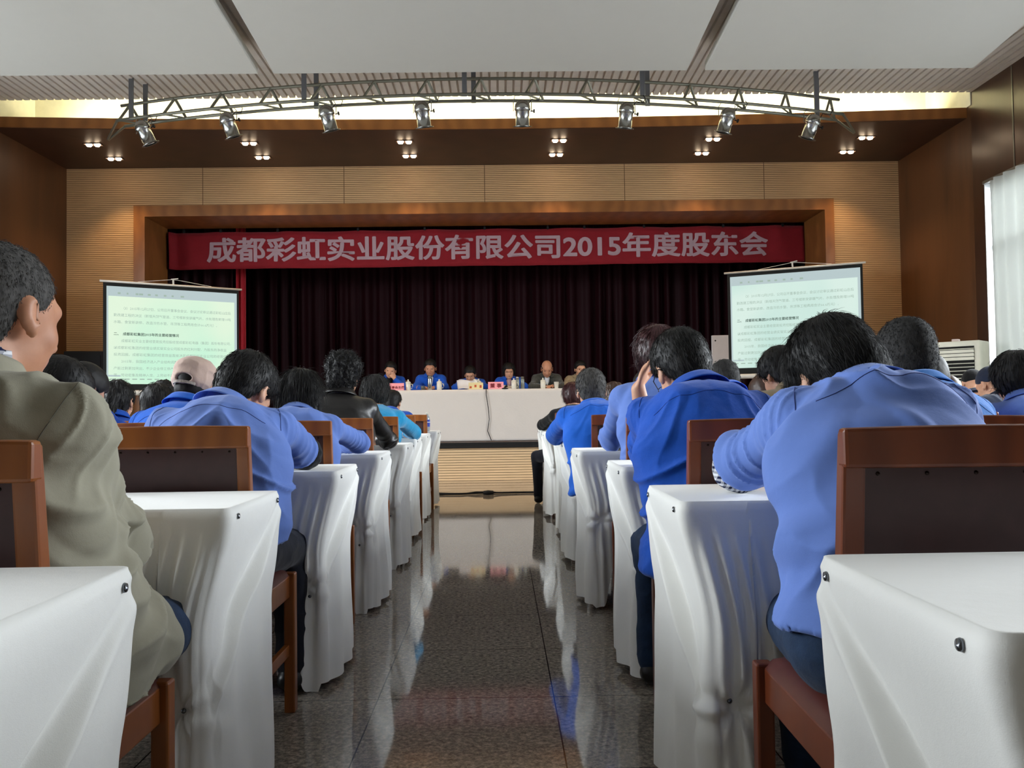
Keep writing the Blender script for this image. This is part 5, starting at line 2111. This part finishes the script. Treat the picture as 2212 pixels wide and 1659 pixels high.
    # ---------- face details
    if face:
        for sd in (-1, 1):
            f_ = MB().lathe([(0, -0.006), (0.008, -0.004), (0.010, 0), (0.008, 0.004), (0, 0.006)], HL(sd * 0.031, 0.0845, 0.003), hy, 10)
            f_.build('eye', M_eye, root, smooth=True)
            b_ = [HL(sd * (0.016 + 0.008 * i), 0.096 - 0.003 * i, 0.024 + 0.003 * sin(i * 0.9)) for i in range(5)]
            MB().tube(b_, [0.002, 0.0032, 0.0032, 0.003, 0.0015], 6).build('eyebrow', M_brow, root, smooth=True)
        MB().tube([HL(-0.022, 0.090, -0.067), HL(-0.01, 0.096, -0.065), HL(0, 0.098, -0.066), HL(0.01, 0.096, -0.065), HL(0.022, 0.090, -0.067)], [0.0018, 0.004, 0.0045, 0.004, 0.0018], 6).build('lips', M_lip, root, smooth=True)
    if glasses:
        g = MB()
        for sd in (-1, 1):
            ring = [HL(sd * 0.032 + 0.022 * cos(a), 0.108, 0.002 + 0.015 * sin(a)) for a in [2 * pi * i / 16 for i in range(17)]]
            g.tube(ring, 0.0014, 5)
            g.tube([HL(sd * 0.054, 0.106, 0.008), HL(sd * 0.082, 0.06, 0.010), HL(sd * 0.0865, 0.0, 0.012), HL(sd * 0.089, -0.022, 0.0), HL(sd * 0.087, -0.028, -0.006)], 0.0018, 5)
        g.tube([HL(-0.01, 0.109, 0.006), HL(0.01, 0.109, 0.006)], 0.0014, 5)
        g.build('glasses', glasses, root)
    if extra:
        extra(dict(root=root, HL=HL, Hm=Hm, hc=hc, S=S_, E=E_, W=W_, gar=gar, N0=N0, nz=nz, sp=sp, LAT=LAT, FWD=FWD, UP=UP, hy=hy, hz=hz, hx=hx, s=s))
    return root


def hd(px, py, d):
    """crown position seen at a pixel of the photograph, at depth d"""
    return (X(px, d), d, Z(py, px, d))


def sleeve_cover(sd, mt, nm, a=0.0, b=0.5, r0=0.060, r1=0.052):
    """elastic over-sleeve or rolled cuff around the forearm just past the elbow"""
    def f(c):
        E, W = c['E'][sd], c['W'][sd]
        p = lambda q: E * (1 - q) + W * q
        f_ = Fld(0.006)
        d = nrm(W - E)
        f_.cone(p(a), p(b), r0, r1, 0.01)
        P, Q = f_.mesh()
        N_ = normals(P, Q)
        P = P + N_ * (0.003 * vnoise(P * 60, 3))[:, None]
        np_mesh(nm, P, Q, mt, c['root'])
    return f


def both(*fs):
    def f(c):
        for q in fs:
            q(c)
    return f


M_dgl = plain('dark_spectacle_frame', (24, 22, 22), 0.3, 0.4)
M_beige = fabric('beige_cap_cotton', (196, 170, 156), 0.9, 0.05, 600, 0.3)


def cap(c):
    HL, s_ = c['HL'], c['s']
    f_ = Fld(0.0045)
    Hm = c['Hm']
    f_.ell(HL(0, -0.010, 0.058), V3(0.096, 0.112, 0.066) * s_, 0.02, Hm)
    f_.ell(HL(0, -0.010, 0.022), V3(0.088, 0.106, 0.052) * s_, 0.02, Hm)
    f_.cone(HL(-0.05, 0.10, 0.022), HL(0.05, 0.10, 0.022), 0.012, 0.012, 0.02)
    f_.cone(HL(-0.03, 0.14, 0.012), HL(0.03, 0.14, 0.012), 0.010, 0.010, 0.03)
    f_.ell(HL(0, -0.035, -0.005), V3(0.086, 0.086, 0.050) * s_, 0.03, Hm)
    f_.ell(HL(0, -0.125, -0.006), V3(0.042, 0.045, 0.020) * s_, 0.004, Hm, sub=True)
    hc = c['hc']
    f_.clip(lambda G: (-0.022 + 0.35 * np.maximum(((G - hc) @ Hm)[:, 1], -0.1)) - ((G - hc) @ Hm)[:, 2])
    P, Q = f_.mesh()
    N_ = normals(P, Q)
    L_ = (P - hc) @ Hm
    P = P + N_ * (0.004 * (1 - np.abs(vnoise(L_ * V3(22, 22, 30), 3))) ** 2 - 0.002)[:, None]
    o = np_mesh('cap', P, Q, M_beige, c['root'])
    pts = [HL(0.058 * sin(a), -0.022 - 0.108 * cos(a * 0.75), -0.030) for a in [(-1.1 + 2.2 * i / 12) for i in range(13)]]
    g = MB()
    for i in range(12):
        g.bar(pts[i], pts[i + 1], 0.004, 0.013, side=tuple(c['hz']))
    g.build('cap_strap', plain('checked_strap', (150, 140, 132), 0.8, 0, 0.3, 0.5, 120), o)
    MB().lathe([(0.006, 0), (0.004, 0.004), (0, 0.005)], HL(0, -0.0, 0.122), c['hz'], 10).build('cap_button', M_beige, o)


def hairclip(loc, ln=0.05, mt=None, nm='hair_clip', rows=1):
    def f(c):
        HL = c['HL']
        g = MB()
        x0, y0, z0 = loc
        if rows == 1:
            g.tube([HL(x0 - ln / 2, y0, z0 + 0.006), HL(x0, y0 - 0.005, z0), HL(x0 + ln / 2, y0, z0 - 0.004)], 0.004, 6)
        else:
            for i in range(12):
                g.lathe([(0, -0.004), (0.004, 0), (0, 0.004)], HL(x0 - ln / 2 + ln * i / 11, y0 + 0.012 * sin(i), z0 + 0.006 * sin(i * 2.2)), (0, 0, 1), 6)
        g.build(nm, mt or M_alu, c['root'], smooth=True)
    return f


# ================================================================== the people
# A: man in the olive jacket, left foreground
def jacket_extra(c):
    f_ = Fld(0.006)
    # plaid shirt collar above the jacket
    N0, nz = c['N0'], c['nz']
    f_.cone(N0 + nz * 0.035, N0 + nz * 0.072, 0.072, 0.067, 0.01)
    f_.cone(N0 - nz * 0.03, N0 + nz * 0.15, 0.062, 0.060, 0.01, sub=True)
    f_.clip(lambda G: (G - N0) @ nz - 0.075)
    P, Q = f_.mesh()
    np_mesh('plaid_collar', P, Q, M_ging, c['root'])


person('elderly man with cropped grey hair and olive-grey jacket, large at the left edge', -0.86, 1.62, hd(-6, 520, 1.58), yaw=-7, pitch=8, roll=0,
       body_yaw=-14, s=1.06, h=0.0055, top=F_KHAKI, legs=F_JEAN, hair='buzz', hm=H_GREY, sk=SK2, wide=1.12, wr=0.019, seam=M_seamk,
       strands=12000, face=False, seed=4, hem=0.10, skirt=True, fat=1.12, shw=1.06,
       arms=(((-1.12, 1.75, 0.72), (-0.95, 1.95, 0.62)), ((-0.765, 1.70, 0.735), (-0.84, 1.90, 0.640), ((-1, 0.5, -0.2), (0.0, -0.3, -1), 0.6))),
       legpose={1: ((-0.74, 2.06, 0.49), (-0.72, 2.02, 0.09)), -1: ((-1.02, 2.06, 0.50), (-1.05, 2.02, 0.09))}, extra=jacket_extra)

# e: man in the light blue shirt, right foreground
person('man with thick black hair in light blue shirt bent over the second right desk', 0.70, 1.58, hd(1803, 680, 2.04), yaw=6, pitch=48, roll=-4,
       s=1.08, h=0.0055, top=F_LIGHT, legs=F_JEAN, hair='thick', hm=H_BLK, wide=0.97, wr=0.017, seam=M_seam, strands=12000, seed=12, sleeve='half',
       zclip=0.575, shw=0.97, legpose={-1: ((0.66, 2.0, 0.50), (0.70, 1.98, 0.09)), 1: ((0.88, 2.0, 0.50), (0.86, 1.98, 0.09))}, arms=(((0.575, 2.12, 0.83), (0.70, 2.36, 0.80)), ((1.05, 2.10, 0.83), (0.92, 2.36, 0.80))), extra=both(sleeve_cover(-1, M_ging, 'rolled_cuff', 0, 0.24, 0.060, 0.056), sleeve_cover(1, M_ging, 'rolled_cuff', 0.0, 0.25, 0.060, 0.054)))

# F: man in the light blue shirt, left second row
person('man with cropped black hair in light blue shirt and black over-sleeve, second left row', -0.875, 2.70, hd(536, 757, 3.02), yaw=-16, pitch=42, roll=6,
       s=1.04, h=0.006, top=F_LIGHT, legs=F_DARKT, hair='short', hm=H_BLK, wide=1.08, wr=0.014, seam=M_seam, strands=9000, seed=21, sleeve='half',
       fat=1.08, zclip=0.57, arms=(((-1.13, 3.2, 0.825), (-0.98, 3.42, 0.80)), ((-0.72, 3.22, 0.828), (-0.83, 3.44, 0.80))), extra=both(sleeve_cover(1, F_BLACK, 'over_sleeve', -0.05, 0.75, 0.060, 0.045), sleeve_cover(-1, F_BLACK, 'over_sleeve', 0, 0.75, 0.056, 0.045)))

# d: man in the royal blue jacket, right second row, hand at his head
person('man in royal blue jacket resting his head on his left hand, second right row', 0.655, 2.70, hd(1472, 708, 2.98), yaw=8, pitch=34, roll=-8,
       s=1.06, h=0.006, top=F_ROYAL, legs=F_JEAN, hair='short', hm=H_BLK, wide=1.08, wr=0.014, seam=M_seamr, strands=9000, seed=33, hem=0.06,
       glasses=M_dgl, slen=0.7, arms=(((0.545, 3.20, 0.832), (0.505, 3.17, 1.05), ((0.35, -0.05, 1), (1, -0.3, -0.2), 0.45)), 'desk'), sleeve='rolled')

# f: grey cropped man with glasses
person('man with grey cropped hair and glasses in cyan-blue jacket, second right row', 1.30, 2.70, hd(1963, 682, 2.86), yaw=4, pitch=20, roll=3,
       s=1.10, h=0.006, top=F_CYANB, hair='buzz', hm=H_GREYD, wide=1.02, wr=0.007, seam=M_seamr, strands=9000, seed=41, glasses=M_dgl)

# B
person('man in blue jacket leaning low behind the olive jacket man, second left row', -1.47, 2.78, hd(132, 768, 3.12), yaw=-48, pitch=36, roll=10,
       h=0.007, top=F_ROYAL, hair='short', wr=0.008, strands=2600, seed=45, arms=('desk', 'desk'), wide=1.05)
person('dark-haired man in blue jacket, third left row, partly hidden by a leaning man', -2.02, 3.9, hd(188, 782, 4.15), yaw=-25, pitch=40, h=0.009, top=F_ROYAL, wr=0.006, seed=47)
# C ponytail
person('woman with long black ponytail in front of the left screen', -2.17, 5.05, hd(260, 820, 5.05), pitch=14, s=0.94, h=0.009, top=F_ROYAL, hair='ponytail', wr=0.005, strands=1600, seed=50)
# D
person('woman with a sparkling hair clip beside the ponytail woman', -2.40, 6.2, hd(343, 829, 6.3), yaw=10, pitch=16, s=0.94, h=0.011, top=F_BURGC, hair='long', wr=0.005, seed=54, collar=False, strands=900, extra=hairclip((0.02, -0.08, 0.075), 0.07, rows=2))
person('dark curly-haired person far left, just above the hair clip woman', -2.55, 7.38, hd(357, 826, 7.4), pitch=14, s=0.95, h=0.012, top=F_BLACK, hair='curly', wr=0.004, seed=55, collar=False)
# E cap
person('man in beige cap and bright blue jacket, third left row', -1.46, 3.86, hd(424, 770, 4.05), yaw=-6, pitch=18, roll=4, s=1.0, h=0.007, top=F_ROYAL2, hair='buzz', wide=1.1, wr=0.007, seam=M_seamr, seed=58, extra=cap)
# G long hair woman
person('woman with long loose black hair in light blue shirt, third left row', -0.905, 3.88, hd(650, 800, 4.12), yaw=4, pitch=26, s=0.95, h=0.007, top=F_LIGHT, hair='long', wr=0.008, strands=4200, seed=61, arms=('desk', ((-0.70, 4.30, 0.83), (-0.86, 4.50, 0.80))))
# H leather jacket
person('woman with curly black hair gathered low, wearing a black leather jacket', -0.94, 5.05, hd(742, 767, 5.25), yaw=-14, pitch=6, s=0.98, h=0.008, top=F_LEATH, hair='curly', wr=0.006, strands=4200, seed=64, arms=('desk', ((-0.70, 5.45, 0.80), (-0.9, 5.6, 0.80))), extra=hairclip((-0.03, -0.12, -0.02), 0.02))
# I teal
person('woman with short black hair in turquoise sweater, fifth left row', -0.92, 6.22, hd(811, 810, 6.4), yaw=-8, pitch=14, s=0.96, h=0.009, top=F_TEAL, hair='bob', hm=H_GREYD, wr=0.006, strands=2200, seed=66, collar=False, arms=('desk', ((-0.66, 6.66, 0.82), (-0.84, 6.8, 0.80))))
# J front row blue
person('person in blue jacket near the front left, hand by the water bottle', -0.98, 8.5, hd(848, 842, 8.72), yaw=-10, pitch=20, s=0.96, h=0.01, top=F_ROYAL, hair='short', wr=0.006, strands=900, seed=68, arms=('desk', ((-0.875, 8.90, 0.83), (-0.895, 9.10, 0.83), ((0.8, 0.5, 0.0), (0, 0, -1), 0.4))))

# a burgundy hair woman
person('woman with burgundy hair in black sweater near the front right, one foot in the aisle', 0.70, 8.55, hd(1236, 826, 8.7), yaw=8, pitch=12, s=0.96, h=0.010, top=F_BLACK, legs=F_DARKT, hair='bob', hm=H_BURG, wr=0.005, strands=1200, seed=71, collar=False,
       legpose={-1: ((0.37, 8.90, 0.50), (0.385, 9.08, 0.09))}, extra=hairclip((-0.01, -0.115, -0.03), 0.09, plain('pale_hair_slide', (206, 190, 184), 0.4)))
# b grey hair man
person('man with bushy grey hair in bright blue jacket, fourth right row', 0.62, 5.18, hd(1277, 796, 5.42), yaw=2, pitch=16, roll=-3, s=1.04, h=0.008, top=F_ROYAL2, hair='short', hm=H_GREY, wide=1.06, wr=0.007, seam=M_seamr, strands=2600, seed=74, hem=0.12, glasses=M_dgl)
person('person with light brown curly hair partly hidden behind the grey-haired man', 1.02, 7.38, hd(1326, 830, 7.5), pitch=12, s=0.92, h=0.012, top=F_TAN, hair='curly', hm=H_BRN, wr=0.004, seed=76, collar=False)
# c light blue with burgundy hair
person('woman with dark red hair in light blue shirt, half hidden by the royal blue jacket', 0.76, 3.86, hd(1420, 703, 4.1), yaw=4, pitch=4, s=1.0, h=0.008, top=F_LIGHT, hair='bob', hm=H_BURG, wr=0.008, strands=2200, seed=78, sleeve='rolled',
       arms=(((0.55, 4.32, 0.83), (0.68, 4.5, 0.80)), 'desk'), extra=sleeve_cover(-1, F_BLACK, 'over_sleeve', 0.0, 0.75, 0.056, 0.045), wide=1.08)
person('dark-haired man glimpsed between the light blue sleeve and the stage curtain', 1.06, 6.2, hd(1398, 798, 6.3), pitch=18, yaw=25, h=0.011, top=F_ROYAL, wr=0.005, seed=80)
# l
person('man with tousled black hair in tan jacket bowing before the right screen', 1.36, 3.86, hd(1690, 747, 4.2), yaw=22, pitch=30, h=0.007, top=F_TAN, hair='thick', wr=0.006, strands=2600, seed=82)
# m
person('person with round greying head bowed before the white board, fourth right row', 1.40, 5.05, hd(1568, 776, 5.35), pitch=40, h=0.009, top=F_ROYAL, hair='short', hm=H_GREYD, wr=0.005, strands=1200, seed=84)
person('person with brown hair low before the right screen', 1.93, 6.2, hd(1650, 808, 6.4), pitch=26, yaw=20, s=0.94, h=0.011, top=F_TAN, hair='bob', hm=H_BRN, wr=0.005, seed=86)
# g
person('man in bright blue jacket directly behind the cropped grey head, third right row', 1.98, 3.88, hd(2012, 762, 4.05), pitch=26, yaw=-6, h=0.008, top=F_ROYAL2, hair='short', wide=1.0, wr=0.006, seed=88)
person('small dark head showing in front of the air conditioner', 2.74, 5.05, hd(2052, 810, 5.3), pitch=22, h=0.012, s=0.94, top=F_NAVY, hair='short', hm=H_BRN, wr=0.005, seed=90)
# i, j
person('man in dark knitted hat and navy jacket leaning on his hand at the right', 3.08, 6.1, hd(2149, 788, 6.2), yaw=18, pitch=26, h=0.008, s=1.04, top=F_NAVY, hair='hat', hm=F_NAVY, wr=0.006, seed=92, wide=1.12,
       arms=(((2.85, 6.52, 0.83), (2.93, 6.47, 0.99), ((0.5, -0.2, 1), (1, 0, 0), 0.3)), 'desk'))
person('person in black round hat beyond the navy hat man', 3.92, 7.4, hd(2108, 795, 7.45), yaw=-10, pitch=20, h=0.011, s=0.98, top=F_NAVY, hair='hat', hm=F_BLACK, wr=0.005, seed=94)
# k
person('person with full dark hair in light blue shirt at the right edge', 2.46, 3.9, hd(2205, 758, 4.1), yaw=0, pitch=20, h=0.008, s=1.0, top=F_LIGHT, hair='bob', wr=0.007, strands=2200, seed=96)

# ---- the six people on the stage, facing the hall
ZS = SZ


def seat_panel(label, px, py, **kw):
    d = 13.36
    xx = X(px, d)
    p = dict(body_yaw=180, zb=ZS, h=0.0065, face=True, wr=0.006, strands=700, arms=('near', 'near'), sleeve='long')
    p.update(kw)
    a = p['arms']
    # arms: (left, right) given as offsets from the seat when tuples
    person(label, xx, 13.62, hd(px, py, d), **p)


def off(px, *q):
    xx = X(px, 13.36)
    return tuple((xx + a, 13.62 + b, ZS + c) for a, b, c in q)


seat_panel('man in royal blue jacket resting his cheek on his hand, leftmost on the stage', 845, 780, pitch=14, roll=-8, inner=F_BLACK,
           arms=((off(845, (0.20, -0.30, 0.82))[0], off(845, (0.06, -0.33, 0.95))[0], ((-0.25, 0.1, 1), (-0.6, 0.9, 0), 0.3)), 'near'), seed=101)
seat_panel('man in royal blue jacket sitting behind the steel flask on the stage', 930, 775, pitch=14, yaw=0, inner=F_WHITE, seed=103, s=1.04, sk=SK2)
p_read = [(-0.16, -0.32, 0.80), (-0.13, -0.50, 0.82)]
seat_panel('man in blue jacket and glasses reading from papers on the stage', 1016, 789, pitch=24, inner=F_WHITE, glasses=M_dgl, seed=105, yaw=-6)
seat_panel('woman in blue jacket and glasses beside the middle pink nameplate', 1100, 783, pitch=12, inner=F_PINKCH, glasses=M_dgl, hair='bob', seed=107, s=0.97)
seat_panel('balding man in charcoal cardigan over white shirt on the stage', 1182, 777, pitch=26, inner=F_WHITE, top=F_GREYK, hair='bald', hm=H_GREYD, seed=109, s=1.04, sk=SK2)
seat_panel('man in beige blazer and glasses, rightmost on the stage', 1254, 778, pitch=6, yaw=10, inner=F_WHITE, top=F_TAN, glasses=M_dgl, seed=111, s=1.0)
# papers in the reading man's hands
mbp = MB()
for k_ in range(3):
    mbp.grid(lambda u, v: (X(1009, 12.9) - 0.02 - 0.12 + 0.22 * u + 0.03 * k_ - 0.02 * v, 12.93 + 0.10 * v + 0.008 * k_, TZ + 0.012 + 0.135 * v + 0.012 * sin(u * 4 + k_) + 0.004 * k_), 8, 8)
tag(mbp.build('speech_papers', M_paper, smooth=True, solid=0.001), 'white sheets of paper held up by the reading man on the stage', 'paper')
# chairs on the stage
for i, px in enumerate((845, 930, 1016, 1100, 1182, 1254)):
    o = dup(chL, kidsL)
    o.location = (X(px, 13.36), 13.92, SZ)
    o.rotation_euler = (0, 0, pi)
    tag(o, 'wooden chair on the stage under the %s seated panel member from the left' % ('first', 'second', 'third', 'fourth', 'fifth', 'sixth')[i], 'chair', 'chairs behind the stage table')
